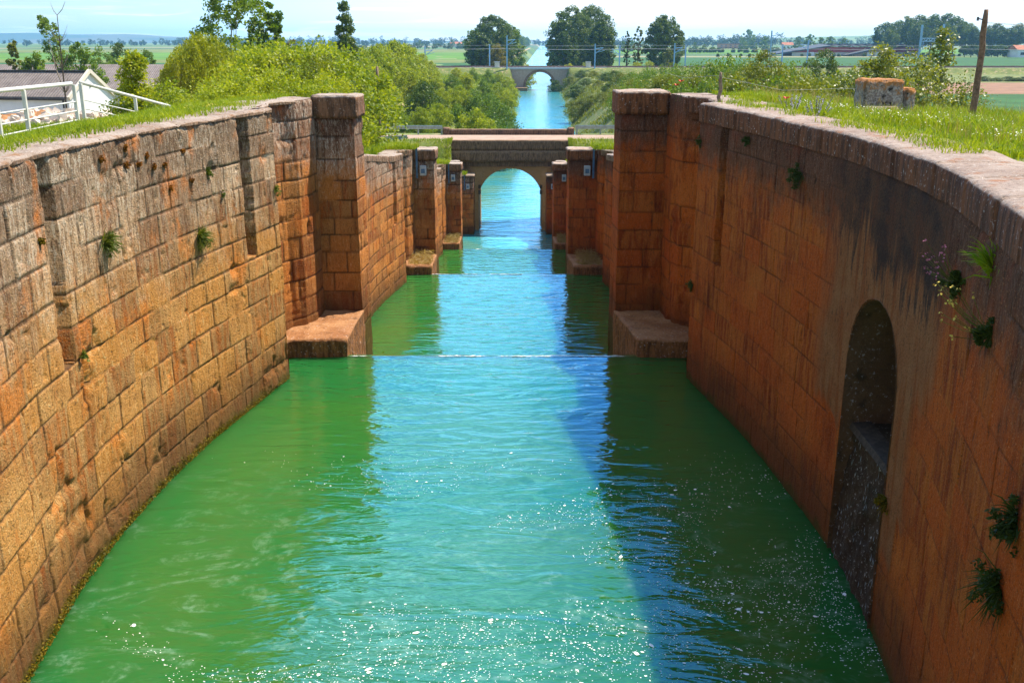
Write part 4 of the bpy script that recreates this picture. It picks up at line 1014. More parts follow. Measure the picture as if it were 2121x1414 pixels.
VASE = [(0, 0.3), (0.3, 0.7), (0.6, 1.0), (0.85, 0.75), (1, 0.2)]
TALLOVAL = [(0, 0.15), (0.18, 0.7), (0.45, 1.0), (0.7, 0.95), (0.88, 0.65), (1, 0.15)]

def spot(px, pytop, Y):
    x, zt = at_y(px, pytop, Y); g = float(ground_h(x, Y)); return x, Y, g, max(1.0, zt - g)
# prototypes of the shrubs: built at height 1 x radius, then copied at scale
protos = {}
def shrub(kind, px, pytop, Y, label, group, width=None, rz=None, rs=random.Random(4)):
    """kind -> one of a few hand-made shrub models, scaled to the height seen in the photograph"""
    x, y, g, h = spot(px, pytop, Y)
    if kind not in protos:
        spec = {'thicket_a': (4.6, 2.3, DOME, 90, 120, 0.135, M['leaf_bright'], 501), 'thicket_c': (4.6, 1.9, VASE, 80, 70, 0.10, M['leaf_olive'], 509), 'thicket_b': (4.6, 2.0, VASE, 80, 120, 0.13, M['leaf_bright'], 502),
                'bank_a': (6.0, 3.2, DOME, 100, 95, 0.24, M['leaf_mid'], 503), 'bank_b': (6.5, 2.9, ROUND, 100, 95, 0.24, M['leaf_bright'], 504),
                'bank_c': (6.5, 3.0, DOME, 100, 100, 0.26, M['leaf_bright'], 508), 'olive_a': (4.5, 2.8, DOME, 100, 110, 0.17, M['leaf_olive'], 505), 'olive_b': (5.0, 2.9, VASE, 100, 110, 0.16, M['leaf_mid'], 506),
                'dark_a': (3.5, 2.6, DOME, 80, 80, 0.22, M['leaf_dark'], 507)}[kind]
        h0, r0, prof, nc, npr, lf, mt, sd_ = spec
        nm = {'thicket_a': 'leafy_shrub', 'thicket_b': 'leafy_shrub', 'thicket_c': 'twiggy_shrub', 'bank_a': 'bank_shrub', 'bank_b': 'bank_shrub', 'bank_c': 'path_tree', 'olive_a': 'olive_bush', 'olive_b': 'olive_bush', 'dark_a': 'dark_bush'}[kind]
        t = make_tree(nm, label, 'shrub', (x, y, g), h0, r0, prof, nc, npr, lf, mt, sd_, group, 0.06, M['bark'], 0.24, base=0.06, trunk_part='stems')
        protos[kind] = (t, h0, r0)
        t.scale = ((width or 1) * h / h0,) * 2 + (h / h0,); return t
    t, h0, r0 = protos[kind]; s = h / h0; w = (width or 1) * (s ** 0.7)
    return dup(t, (x, y, g - 0.05), rs.uniform(0, 6.28) if rz is None else rz, (w, w, s), label, group)
rr_ = random.Random(12)
# left thicket beside the first chambers
G1 = 'leafy shrubs in the bright green thicket'; LB1 = 'bright green leafy shrub in the dense thicket behind the left lock wall'
for k, px in enumerate(range(505, 700, 12)):
    for row in range(2):
        Y = (48 + 16 * row) + rr_.uniform(-5, 5)
        py = 103 + rr_.uniform(-9, 14) - 6 * row
        shrub(('thicket_a', 'thicket_b')[(k + row) % 2], px + rr_.uniform(-9, 9), py, Y, LB1, G1, rr_.uniform(0.9, 1.15))
for px, py, Y in ((590, 112, 45), (612, 104, 46), (640, 108, 44), (655, 118, 43), (672, 110, 47), (560, 118, 44), (628, 128, 41)):
    shrub('thicket_c', px, py, Y, 'olive brown twiggy shrub among the bright green shrubs of the left thicket', 'olive brown shrubs in the left thicket', 1.0)
for px, py, Y in ((360, 165, 30), (400, 168, 31), (440, 160, 29), (480, 150, 30), (515, 150, 33), (550, 142, 34), (590, 146, 33), (630, 140, 34), (660, 150, 36), (680, 145, 38)):
    shrub(rr_.choice(('thicket_a', 'thicket_b')), px, py, Y, LB1, G1, 0.8)
GT = 'trees beside the dirt path'; LBT = 'bright green tree in the group left of the dirt path'
for px, py, Y in ((752, 120, 140), (768, 98, 150), (790, 92, 165), (812, 86, 178), (835, 92, 195), (852, 100, 215), (872, 112, 235), (890, 128, 250), (760, 150, 135), (778, 138, 146), (805, 130, 172), (828, 125, 190), (848, 140, 205), (868, 150, 228), (745, 100, 165), (800, 105, 200), (820, 150, 186)):
    shrub(rr_.choice(('bank_b', 'bank_c')), px, py, Y, LBT, GT, rr_.uniform(0.85, 1.1))
# shrubs on the left canal bank
G2 = 'shrubs on the left canal bank'; LB2 = 'mid green shrub in the row on the left bank of the canal'
for px, py, Y in ((792, 228, 112), (830, 232, 110), (870, 222, 112), (905, 214, 116), (945, 218, 120), (985, 226, 118), (1010, 232, 122), (760, 236, 104),
                  (880, 190, 140), (915, 182, 146), (950, 178, 150), (985, 186, 150), (1010, 196, 152), (1030, 206, 148), (862, 166, 176), (900, 158, 182), (935, 154, 190), (965, 150, 200), (1000, 162, 196), (1030, 172, 200), (1048, 188, 196),
                  (945, 140, 244), (980, 140, 250), (1010, 144, 256), (1035, 150, 262), (1052, 160, 258), (1060, 176, 240)):
    shrub(rr_.choice(('bank_a', 'bank_b')), px, py, Y, LB2, G2, rr_.uniform(0.8, 1.0))
# right bank
G3 = 'olive green bushes on the right bank'; LB3 = 'olive green bush among the scrub behind the right lock wall'
for px, py, Y in ((1312, 148, 160), (1340, 140, 150), (1370, 136, 140), (1400, 134, 130), (1435, 132, 120), (1470, 138, 110), (1350, 160, 95), (1392, 154, 86), (1430, 152, 80), (1480, 128, 92), (1510, 120, 90), (1545, 128, 84), (1580, 134, 76),
                  (1620, 140, 72), (1655, 150, 66), (1500, 152, 62), (1545, 158, 56), (1605, 160, 52), (1650, 165, 50), (1690, 162, 52), (1730, 158, 56), (1770, 154, 60), (1640, 130, 100), (1750, 168, 48), (1320, 168, 110), (1455, 165, 60), (1410, 172, 64)):
    shrub(rr_.choice(('olive_a', 'olive_b')), px, py, Y, LB3, G3, rr_.uniform(0.75, 0.95))
G4 = 'dark scrub bushes on the right canal slope'; LB4 = 'low dark bush on the grassy slope right of the canal, near the railway bridge'
for px, py, Y in ((1205, 146, 296), (1230, 146, 290), (1255, 150, 260), (1275, 146, 240), (1290, 150, 220), (1215, 162, 250), (1240, 166, 230), (1265, 170, 200), (1195, 176, 240), (1222, 196, 190), (1250, 190, 180), (1200, 208, 190), (1300, 165, 150), (1180, 158, 305)):
    shrub('dark_a' if px % 2 else 'olive_a', px, py, Y, LB4, G4, rr_.uniform(1.0, 1.4))
for px, py, Y, w, lab in ((1150, 166, 312, 0.9, 'dark bush at the right foot of the railway bridge arch, by the water'), (878, 168, 128, 0.8, 'dark round bush beside the dirt path')):
    shrub('dark_a', px, py, Y, lab, 'single dark bushes', w)
for px, py, Y in ((1320, 128, 340), (1345, 126, 344), (1215, 128, 342), (1180, 132, 338), (1470, 128, 346), (1090, 134, 336)):
    shrub('bank_b', px, py, Y, 'small rounded shrub growing just behind the railway line', 'shrubs behind the railway', 1.0)
x, y, g, h = spot(1587, 107, 72)
make_tree('olive_tree', 'largest rounded olive green bush in front of the tall thick mast', 'tree', (x, y, g), h, 3.0, DOME, 130, 120, 0.15, M['leaf_olive'], 31, None, 0.10, base=0.1)
x, y, g, h = spot(1705, 104, 120)
make_tree('dark_tree', 'single dark green rounded tree in front of the red hall', 'tree', (x, y, g), h, 2.6, ROUND, 100, 120, 0.2, M['leaf_dark'], 32, None, 0.14, base=0.15)
# left side, near
x, y, g, h = spot(275, 112, 40)
make_tree('small_tree', 'yellow green conical tree right of the white building', 'tree', (x, y, g), h, 1.75, CONE, 150, 130, 0.14, M['leaf_bright'], 33, None, 0.09, base=0.15)
def willow():
    rs = np.random.RandomState(34); x, y, g, h = spot(415, 56, 52)
    t = thing('weeping_willow', 'weeping willow with a drooping yellow green crown behind the left wall', 'tree', (x, y, g))
    P = []; tips = []
    for k in range(620):
        a = rs.uniform(0, 6.28); q = rs.rand() ** 0.6 * 2.35; z = h * (0.98 - 0.26 * (q / 2.35) ** 2) - rs.rand() * 0.5 + 0.25 * math.sin(3 * a) * q / 2.35
        ln = rs.uniform(0.22, 0.68) * h * (0.45 + 0.55 * q / 2.35); px_, py2 = q * math.cos(a), q * math.sin(a); n = int(ln / 0.055)
        if k % 40 == 0: tips.append((px_ * 0.9, py2 * 0.9, z))
        f = np.linspace(0, 1, n); o = 1 + 0.22 * np.sqrt(f)
        P.append(np.stack([px_ * o + rs.normal(0, 0.04, n), py2 * o + rs.normal(0, 0.04, n), z - ln * f ** 1.15], -1))
    P = np.vstack(P); leaf_mesh('crown', P, 0.17 * rs.uniform(0.7, 1.3, len(P)), M['leaf_willow'], t, rs, 1.3, 0.3)
    limbs_mesh('trunk', M['bark'], t, rs, h * 0.85, 0.22, tips)
willow()
for px, py, Y, r, lab, sd_ in ((468, -60, 78, 3.3, 'tall loose leaved poplar rising behind the weeping willow', 35), (552, 8, 80, 1.7, 'narrow loose leaved poplar just right of the tall poplar', 36)):
    x, y, g, h = spot(px, py, Y)
    make_tree('poplar', lab, 'tree', (x, y, g), h, r, TALLOVAL, 170, 80, 0.25, M['leaf_mid'], sd_, None, 0.16, M['bark_pale'], 0.17, base=0.16)
x, y, g, h = spot(712, 4, 130)
make_tree('slim_poplar', 'slim dark column shaped poplar standing alone above the thicket', 'tree', (x, y, g), h, 1.45, COLUMN, 130, 110, 0.30, M['leaf_dark'], 37, None, 0.14, None, 0.35, base=0.15)
x, y, g, h = spot(158, 90, 112)
make_tree('leaning_tree', 'broad leafy tree with a high crooked top behind the grey roof', 'tree', (x, y, g), h, 2.6, ROUND, 90, 80, 0.28, M['leaf_mid'], 38, None, 0.2, base=0.2)
x2, y2, g2, h2 = spot(165, 33, 113)
make_tree('crooked_tree', 'thin crooked tree with small leaf clusters against the sky, left side', 'tree', (x2 - 1.6, y2, g2), h2, 1.15, [(0, 0), (0.5, 0.25), (0.7, 0.8), (0.85, 0.9), (1, 0.7)], 42, 50, 0.26, M['leaf_mid'], 39, None, 0.16, M['bark'], 0.35, lean=(2.2, 0), base=0.5)
for px, py, Y, r, mt, lab, sd_, pf in ((24, 86, 118, 1.1, 'leaf_poplar', 'narrow poplar at the far left behind the grey roof', 41, COLUMN), (72, 112, 116, 2.6, 'leaf_mid', 'low rounded tree behind the grey roof, right of the narrow poplar', 42, DOME),
                                       (205, 98, 190, 3.4, 'leaf_mid', 'dull green tree behind the long dark shed roof', 43, ROUND), (250, 90, 200, 3.2, 'leaf_dark', 'darker taller tree behind the long dark shed roof', 44, ROUND), (300, 104, 196, 3.0, 'leaf_mid', 'small tree between the long dark shed and the willow', 45, ROUND),
                                       (607, 84, 150, 2.2, 'leaf_gold', 'brownish tree top showing behind the green thicket', 46, DOME)):
    x, y, g, h = spot(px, py, Y)
    make_tree('field_tree', lab, 'tree', (x, y, g), h, r, pf, 80, 75, 0.32, M[mt], sd_, None, 0.18, base=0.12)
def bare_tree():
    rs = np.random.RandomState(47); Y = 58; x, zt = at_y(116, 32, Y); xb, zb = at_y(137, 262, Y); g = float(ground_h(xb, Y))
    t = thing('bare_tree', 'thin leaning bare dead tree with fine twigs in front of the white building', 'tree', (xb, Y, g))
    dx = x - xb; H = zt - g; m = MB()
    pts = [(dx * (k / 8) ** 1.1 * 1.25, 0, H * k / 8) for k in range(9)]
    m.tube(pts, [0.09 * (1 - 0.1 * k) for k in range(9)], 6); m.build('trunk', M['bark'], t)
    m = MB(); m.tube([pts[5], (pts[5][0] - 0.35, 0, H * 0.75), (pts[5][0] - 0.55, 0.05, H * 0.9)], [0.045, 0.03, 0.01], 5)
    for k in range(34):
        i = rs.randint(4, 9); p = Vector(pts[i]); s = rs.choice((-1, 1))
        q = p + Vector((s * rs.uniform(0.2, 0.6), rs.normal(0, 0.2), rs.uniform(0.3, 1.0))); m.tube([p, p.lerp(q, 0.5) + Vector((s * 0.05, 0, -0.05)), q], [0.016, 0.011, 0.005], 4)
    m.build('twigs', M['bark_pale'], t)
bare_tree()
# right side
for px, py, Y, r, lab, sd_ in ((1835, 96, 37, 2.0, 'bushy glossy leaved poplar sapling behind the lichened stone block', 51), (1958, 62, 40, 1.9, 'taller glossy leaved poplar sapling just left of the wooden pole', 52)):
    x, y, g, h = spot(px, py, Y)
    make_tree('poplar_sapling', lab, 'tree', (x, y, g), h, r, [(0, .7), (0.25, 1.0), (0.55, 0.9), (0.75, 0.55), (0.9, 0.3), (1, 0.1)], 230, 60, 0.125, M['leaf_poplar'], sd_, None, 0.05, M['bark_pale'], 0.17, base=0.04, fill=0.15)
for px, py, Y in ((1770, 146, 36), (1900, 112, 38), (2005, 160, 40)):
    x, y, g, h = spot(px, py, Y)
    make_tree('poplar_sapling', {1770: 'low poplar sapling left of the lichened stone block', 1900: 'low poplar sapling between the two taller saplings', 2005: 'low poplar sapling right behind the wooden pole'}[px], 'tree', (x, y, g), h, 1.7, DOME, 190, 60, 0.12, M['leaf_poplar'], 53 + px, None, 0.04, M['bark_pale'], 0.3, base=0.05)
# trees about the railway
for px, py, Y, r, mt, lab, sd_, pf in ((1020, 34, 372, 8.4, 'leaf_dark', 'big rounded dark tree on the left bank of the canal beyond the railway', 61, ROUND), (1052, 52, 400, 6.6, 'leaf_mid', 'lighter tree at the right edge of the big left bank tree', 62, ROUND), (995, 70, 352, 4.6, 'leaf_dark', 'smaller dark tree at the left edge of the big left bank tree', 63, ROUND),
                                       (1185, 16, 372, 9.0, 'leaf_dark', 'biggest dark rounded tree at the right bank of the canal', 64, TALLOVAL), (1225, 14, 392, 9.4, 'leaf_dark', 'second big dark tree merging with the biggest one on its right', 65, ROUND), (1165, 44, 352, 5.2, 'leaf_dark', 'lower dark tree overhanging the water beside the biggest tree', 66, ROUND), (1245, 48, 356, 5.0, 'leaf_dark', 'lower dark tree at the right foot of the biggest tree', 67, ROUND),
                                       (1378, 34, 366, 7.0, 'leaf_dark', 'rounded dark tree standing alone right of the biggest tree', 68, ROUND),
                                       (1324, 56, 372, 2.2, 'leaf_poplar', 'thin airy poplar between the two large dark trees', 69, COLUMN), (1300, 66, 378, 1.2, 'leaf_dark', 'very slim dark sapling left of the thin airy poplar', 70, COLUMN)):
    x, y, g, h = spot(px, py, Y)
    make_tree('canal_tree', lab, 'tree', (x, y, g), h, r, pf, 300 if r > 4 else 80, 95, 0.60 if r > 4 else 0.5, M[mt], sd_, None, 0.35, None, 0.165, base=0.02, fill=0.55)
x, y, g, h = spot(1031, 92, 338)
make_tree('golden_bush', 'golden yellow bush in front of the big left bank tree', 'shrub', (x, y, g), h, 3.6, DOME, 110, 80, 0.4, M['leaf_gold'], 71, None, 0.15, base=0.02)
x, y, g, h = spot(1385, 100, 345)
make_tree('brown_bush', 'small yellowish bush at the foot of the round tree right of the canal', 'shrub', (x, y, g), h, 2.4, DOME, 60, 70, 0.4, M['leaf_olive'], 72, None, 0.12, base=0.02)
# avenue along the far canal
GA = 'avenue trees along the far canal'; first = None
for k in range(16):
    Y = 430 + 55 * k + 3.0 * k * k; x = float(canal_x(Y)) - 27 - 0.25 * k; h = 15 + 2 * math.sin(k * 2.3)
    if first is None:
        first = make_tree('avenue_tree', 'light green avenue tree in the row along the left bank of the far canal', 'tree', (x, Y, PLAIN), 15, 5.4, ROUND, 90, 70, 0.8, M['leaf_mid'], 81, GA, 0.3, base=0.06)
    else: dup(first, (x, Y, PLAIN), k * 1.1, h / 15)
for k in range(7):
    Y = 520 + 90 * k; x = float(canal_x(Y)) + 26
    dup(first, (x, Y, PLAIN), k * 1.7, 1.05, 'avenue tree in the row along the right bank of the far canal', 'right bank avenue trees')
# tall grove on the right
GG = 'tall dark trees in the grove on the right'; first = None
for k, (px, py, Y) in enumerate(((1835, 48, 700), (1862, 44, 720), (1885, 36, 690), (1912, 33, 720), (1935, 32, 700), (1958, 30, 690), (1982, 36, 720), (1845, 62, 660), (1905, 50, 670), (1960, 48, 670))):
    x, y, g, h = spot(px, py, Y)
    if first is None:
        first = make_tree('grove_tree', 'tall dark tree in the grove on the right, behind the gantry', 'tree', (x, y, g), h, 8.0, [(0, 0), (0.3, 0.15), (0.42, 0.7), (0.65, 1), (0.85, 0.8), (1, 0.2)], 85, 85, 1.0, M['leaf_dark'], 91, GG, 0.5, base=0.33); h1 = h
    else: dup(first, (x, y, g), k * 1.3, h / h1)
for k, px in enumerate((2005, 2022, 2046, 2062, 2080, 2096, 2112)):
    x, y, g, h = spot(px, 50 + 6 * (k % 3), 740)
    dup(first, (x, y, g), k * 2.3, h / h1 * 1.0, 'thinner dark tree in the row at the right edge of the photo', 'trees in the row at the right edge')
GH = 'clipped dark trees below the row at the right edge'; f2 = None
for k, px in enumerate(range(2000, 2112, 14)):
    x, y, g, h = spot(px, 96 - 3 * (k % 2), 655)
    if f2 is None: f2 = make_tree('hedge_tree', 'low dark tree in the hedge row at the right edge, with bare lower trunks', 'tree', (x, y, g), h, 3.4, [(0, 0), (0.3, 0.5), (0.5, 1), (0.8, 0.9), (1, 0.4)], 60, 60, 0.8, M['leaf_dark'], 93, GH, 0.25, base=0.3); h2_ = h
    else: dup(f2, (x, y, g), k, h / h2_)
for k, px in enumerate((2040, 2065, 2090, 2110, 2125)):
    shrub('dark_a', px, 158 + 4 * (k % 2), 262, 'dark low bush in the strip below the railway at the right edge', 'bushes below the railway at the right edge', 1.7)
# middle distance trees, one by one
GM = 'single trees out on the plain'; f3 = None
mid_spots = [(1540, 78, 1250), (1560, 80, 1200), (1585, 76, 1150), (1550, 62, 1500), (1655, 76, 1100), (1680, 72, 1050), (1700, 78, 1000), (1720, 76, 1020), (1750, 80, 1000), (960, 84, 1500), (935, 82, 1600), (870, 84, 1500), (1310, 84, 1000), (1290, 86, 950), (1440, 88, 1100), (1460, 92, 900)]
for k, (px, py, Y) in enumerate(mid_spots):
    x, y, g, h = spot(px, py, Y)
    if f3 is None: f3 = make_tree('plain_tree', 'small pale green tree out on the plain among the far fields', 'tree', (x, y, g), h, 5.5, ROUND, 50, 50, 1.3, M['leaf_mid'], 95, GM, 0.3, base=0.05); h3 = h
    else: dup(f3, (x, y, g), k * 1.9, h / h3)
def far_wood(name, x0, x1, y0, y1, n, hh, mat, label, seed):
    rs = np.random.RandomState(seed); cen = []; rad = []
    for k in range(n):
        x = rs.uniform(x0, x1); y = rs.uniform(y0, y1); H = hh * rs.uniform(0.55, 1.15) * (0.7 + 0.6 * float(vnoise(np.array([x * 0.01]), np.array([y * 0.004]), seed)[0])); r = H * rs.uniform(0.26, 0.42)
        for q in range(7): cen.append((x + rs.normal(0, r * 0.5), y + rs.normal(0, r * 0.5), PLAIN + H * rs.uniform(0.15, 0.9))); rad.append(r * 0.62)
    P = clump_points(rs, cen, rad, 26); tag(leaf_mesh(name, P, rs.uniform(1.2, 2.6, len(P)), mat, None, rs), label, 'wood', kind='stuff')
far_wood('distant_wood', -800, -110, 1900, 2500, 260, 17, M['leaf_blue'], 'long bluish belt of trees beyond the fields on the left', 201)
far_wood('distant_wood', -1700, -800, 1900, 2700, 200, 13, M['leaf_blue'], 'bluish belt of trees far off below the flat topped hills', 202)
far_wood('distant_wood', 150, 420, 1500, 1800, 120, 17, M['leaf_blue'], 'dark bluish wood on the horizon right of the biggest tree', 203)
far_wood('distant_wood', 300, 900, 1900, 2200, 130, 15, M['leaf_blue'], 'bluish line of trees on the plain in front of the green ridge', 204)
far_wood('distant_wood', 700, 1600, 2000, 2500, 140, 17, M['leaf_blue'], 'scattered bluish trees below the green ridge behind the red hall', 205)
far_wood('distant_wood', -100, 140, 2200, 2900, 90, 16, M['leaf_blue'], 'bluish trees closing the view at the end of the canal', 206)
far_wood('hedgerow', 120, 330, 880, 930, 90, 4.5, M['leaf_dark'], 'dark hedgerow between the fields right of the round tree', 207)
far_wood('hedgerow', 120, 420, 660, 700, 60, 2.5, M['leaf_dark'], 'low hedge along the far edge of the dark green field', 208)
far_wood('hedgerow', -330, -40, 1310, 1350, 90, 7, M['leaf_dark'], 'dark hedge beyond the bright green field on the left', 209)

# ------------------------------------------------------------------ buildings
def gable_house(name, label, loc, rz, L, Wd, eave, ridge, wall, roof, over=0.25, extras=True):
    t = thing(name, label, 'building', loc, rz)
    m = MB(); a, b = L / 2, Wd / 2
    V = [(-a, -b, -1), (a, -b, -1), (a, b, -1), (-a, b, -1), (-a, -b, eave), (a, -b, eave), (a, b, eave), (-a, b, eave), (-a, 0, ridge), (a, 0, ridge)]
    m.add(V, [(0, 1, 5, 4), (2, 3, 7, 6), (1, 2, 6, 9, 5), (3, 0, 4, 8, 7)]); m.build('wall', wall, t)
    m = MB(); s = (ridge - eave) / b; o = over
    for sg in (-1, 1):
        e0 = eave - s * o
        V = [(-a - 0.05, sg * (b + o), e0 + 0.03), (a + 0.05, sg * (b + o), e0 + 0.03), (a + 0.05, 0, ridge + 0.03), (-a - 0.05, 0, ridge + 0.03)]
        V += [(x, y, z + 0.12) for x, y, z in V]
        m.add(V, [(0, 1, 2, 3), (4, 5, 6, 7), (0, 1, 5, 4), (1, 2, 6, 5), (2, 3, 7, 6), (3, 0, 4, 7)])
    m.build('roof', roof, t); return t
# white shed on the left: gable end towards the canal
Yb = 88; xg, zr = at_y(183, 152, Yb); _, ze = at_y(130, 203, Yb - 3); gb = PLAIN
bl = 46.0; rz = R(-10)
cx_ = xg - math.cos(rz) * bl / 2; cy_ = Yb - math.sin(rz) * bl / 2
wb = gable_house('white_building', 'long white shed with a grey corrugated roof on the left behind the railing', (cx_, cy_, gb), rz, bl, 6.6, ze - gb, zr - gb, M['white_wall'], M['roof'], 0.12)
m = MB(); s_ = (zr - ze) / 3.3
for sg in (-1, 1): m.bar((bl / 2 + 0.10, sg * 3.42, ze - gb - 0.05), (bl / 2 + 0.10, 0, zr - gb + 0.22), 0.22, 0.30)
m.build('gable_coping', M['cream_wall'], wb)
m = MB(); m.bar((-bl / 2, -3.5, ze - gb - 0.12), (bl / 2 - 0.2, -3.5, ze - gb - 0.12), 0.16, 0.16); m.tube([(bl / 2 - 0.4, -3.5, ze - gb - 0.2), (bl / 2 - 0.4, -3.42, 0)], 0.07, 6); m.build('gutter', M['gutter'], wb)
m = MB(); m.bar((-bl / 2, 0, zr - gb + 0.19), (bl / 2, 0, zr - gb + 0.19), 0.35, 0.10); m.build('ridge_cap', M['gutter'], wb)
pts = [(bl / 2 + 0.09, 2.3 + 0.95 * math.cos(q * math.pi / 12) - 0.4, 2.55 + 0.95 * math.sin(q * math.pi / 12)) for q in range(24)]
m = MB(); n = len(pts); m.add(pts + [(x + 0.06, y, z) for x, y, z in pts], [tuple(range(n, 2 * n))] + [(i, (i + 1) % n, n + (i + 1) % n, n + i) for i in range(n)]); dr = m.build('round_door', M['brown_door'], wb)
m = MB(); m.box(bl / 2 + 0.155, bl / 2 + 0.20, 1.80, 2.00, 1.65, 3.45); m.build('mullion', M['box_grey'], dr)
m = MB(); m.box(bl / 2 + 0.02, bl / 2 + 0.06, -0.06, 0.06, zr - gb - 1.2, zr - gb - 0.95); m.build('vent', M['gutter'], wb)
for xw in (7, 12, 17):
    m = MB(); m.box(xw - 0.6, xw + 0.6, -3.36, -3.33, 2.4, 4.0); w_ = m.build('window', M['window'], wb)
for px, py, Y, L, Wd, e, r_, rz_, lab in ((215, 136, 136, 34, 13, 3.6, 6.4, 0.0, 'long shed with a dark brown roof behind the white building'), (15, 143, 132, 18, 10, 3.2, 5.4, 0.1, 'shed with a dark brown roof at the far left edge'), (318, 140, 150, 16, 9, 3.5, 6.0, 0.0, 'dark roofed shed peeping out behind the willow')):
    x, z = at_y(px, py, Y); gable_house('shed', lab, (x, Y, PLAIN), rz_, L, Wd, z - PLAIN - (r_ - e), z - PLAIN, M['cream_wall'], M['dark_brown_roof'] if 'dark_brown_roof' in M else M['roof'])
# rubble heap
def heap():
    rs = np.random.RandomState(77); x0, y0 = -22.5, 46.0; n = 120; V = []
    for i in range(n):
        for j in range(n):
            u = i / (n - 1) * 2 - 1; v = j / (n - 1) * 2 - 1; x = x0 + 8 * u; y = y0 + 5 * v
            h = max(0, 1 - (u * u + v * v)) ** 0.5 * 5.6
            h = h * (0.88 + 0.25 * float(fbm(np.array([x * 0.7]), np.array([y * 0.7]), 78, 4)[0])) + 0.35 * float(fbm(np.array([x * 2.3]), np.array([y * 2.3]), 79, 5)[0])
            V.append((x, y, float(ground_h(x, y)) + 0.75 + h - 1.3 * (abs(u) > 0.97 or abs(v) > 0.97)))
    o = link_mesh('rubble_heap', np.array(V), grid_faces(n, n), M['rubble'], smooth=True); tag(o, 'heap of orange earth and broken pale stones below the white building', 'rubble', kind='stuff')
    m = MB()
    for k in range(900):
        u, v = rs.uniform(-0.75, 0.95), rs.uniform(-0.9, 0.1); x = x0 + 8 * u; y = y0 + 5 * v
        h = max(0, 1 - (u * u + v * v)) ** 0.5 * 5.6 * (0.88 + 0.25 * float(fbm(np.array([x * 0.7]), np.array([y * 0.7]), 78, 4)[0])) + 0.15; z = float(ground_h(x, y)) + 0.75 + h; s = rs.uniform(0.06, 0.30) * (1.1 if u > 0.0 else 0.45)
        Q = [Vector((sx * s * rs.uniform(0.5, 1.2), sy * s * rs.uniform(0.4, 1), sz * s * rs.uniform(0.4, 0.8))) for sx in (-1, 1) for sy in (-1, 1) for sz in (-1, 1)]
        e = Euler(tuple(rs.uniform(0, 3, 3))); Q = [Vector((x, y, z)) + (e.to_matrix() @ q) for q in Q]
        m.add(Q, [(0, 1, 3, 2), (4, 6, 7, 5), (0, 4, 5, 1), (2, 3, 7, 6), (0, 2, 6, 4), (1, 5, 7, 3)])
    tag(m.build('rubble_stones', M['rubble_stone']), 'broken pale stones lying on the earth heap', 'rubble', kind='stuff')
heap()
# the red hall, far right of centre
def red_hall():
    Y = 700; x0, zb = at_y(1640, 118, Y); x1, _ = at_y(1905, 118, Y); _, zt = at_y(1700, 96, Y); H = zt - PLAIN; L = x1 - x0
    t = thing('red_hall', 'long low dark red hall with a dark ribbed roof on the plain', 'building', (x0, Y, PLAIN))
    m = MB(); m.add([(0, 0, 2.4), (L, 0, 2.4), (L, 0, H - 0.6), (26, 0, H - 0.6), (0, 0, H * 0.55)], [(0, 1, 2, 3, 4)]); m.add([(0, 26, 0), (L, 26, 0), (L, 26, H), (0, 26, H * 0.6)], [(0, 1, 2, 3)]); m.box(L - 0.2, L, 0, 26, 0, H - 0.6); m.build('cladding', M['red_clad'], t)
    m = MB(); m.box(0, L, 0.1, 0.4, 0, 2.4); m.build('base_wall', M['cream_wall'], t)
    m = MB()
    m.add([(-16, -1, 0.2), (26, -1, H - 0.3), (26, 27, H + 0.6), (-16, 27, 0.2)] + [(-16, -1, 1.0), (26, -1, H + 0.5), (26, 27, H + 1.4), (-16, 27, 1.0)], [(4, 5, 6, 7), (0, 1, 5, 4), (0, 3, 2, 1), (0, 4, 7, 3)])
    m.add([(26, -1, H - 0.3), (L + 1, -1, H - 0.3), (L + 1, 27, H + 0.8), (26, 27, H + 0.8), (26, -1, H + 0.4), (L + 1, -1, H + 0.4), (L + 1, 27, H + 1.5), (26, 27, H + 1.5)], [(4, 5, 6, 7), (0, 1, 5, 4), (1, 2, 6, 5)])
    for k in range(14): m.box(27 + k * 6, 29.5 + k * 6, -0.8, 26, H + 0.9, H + 1.6)
    m.build('roof', M['dark_roof'], t)
    m = MB(); m.add([(33, -14, 0.2), (60, -14, H - 0.8), (60, -2, H - 0.8), (33, -2, 0.2), (33, -14, 1.0), (60, -14, H + 0.1), (60, -2, H + 0.1), (33, -2, 1.0)], [(4, 5, 6, 7), (0, 1, 5, 4), (0, 3, 2, 1), (0, 4, 7, 3), (1, 2, 6, 5)])
    m.build('ramp_roof', M['dark_roof'], t)
    m = MB(); m.add([(38, -13, 0), (60, -13, 0), (60, -13, H - 0.9), (38, -13, 1.2)], [(0, 1, 2, 3)]); m.build('porch_wall', M['brown_door'], t)
    for xw in (12, 47, 52):
        m = MB(); yy = -13.05 if xw > 40 else -0.04; m.box(xw, xw + 3, yy - 0.03, yy, 0, 2.6); m.build('door', M['white_wall'], t)
red_hall()
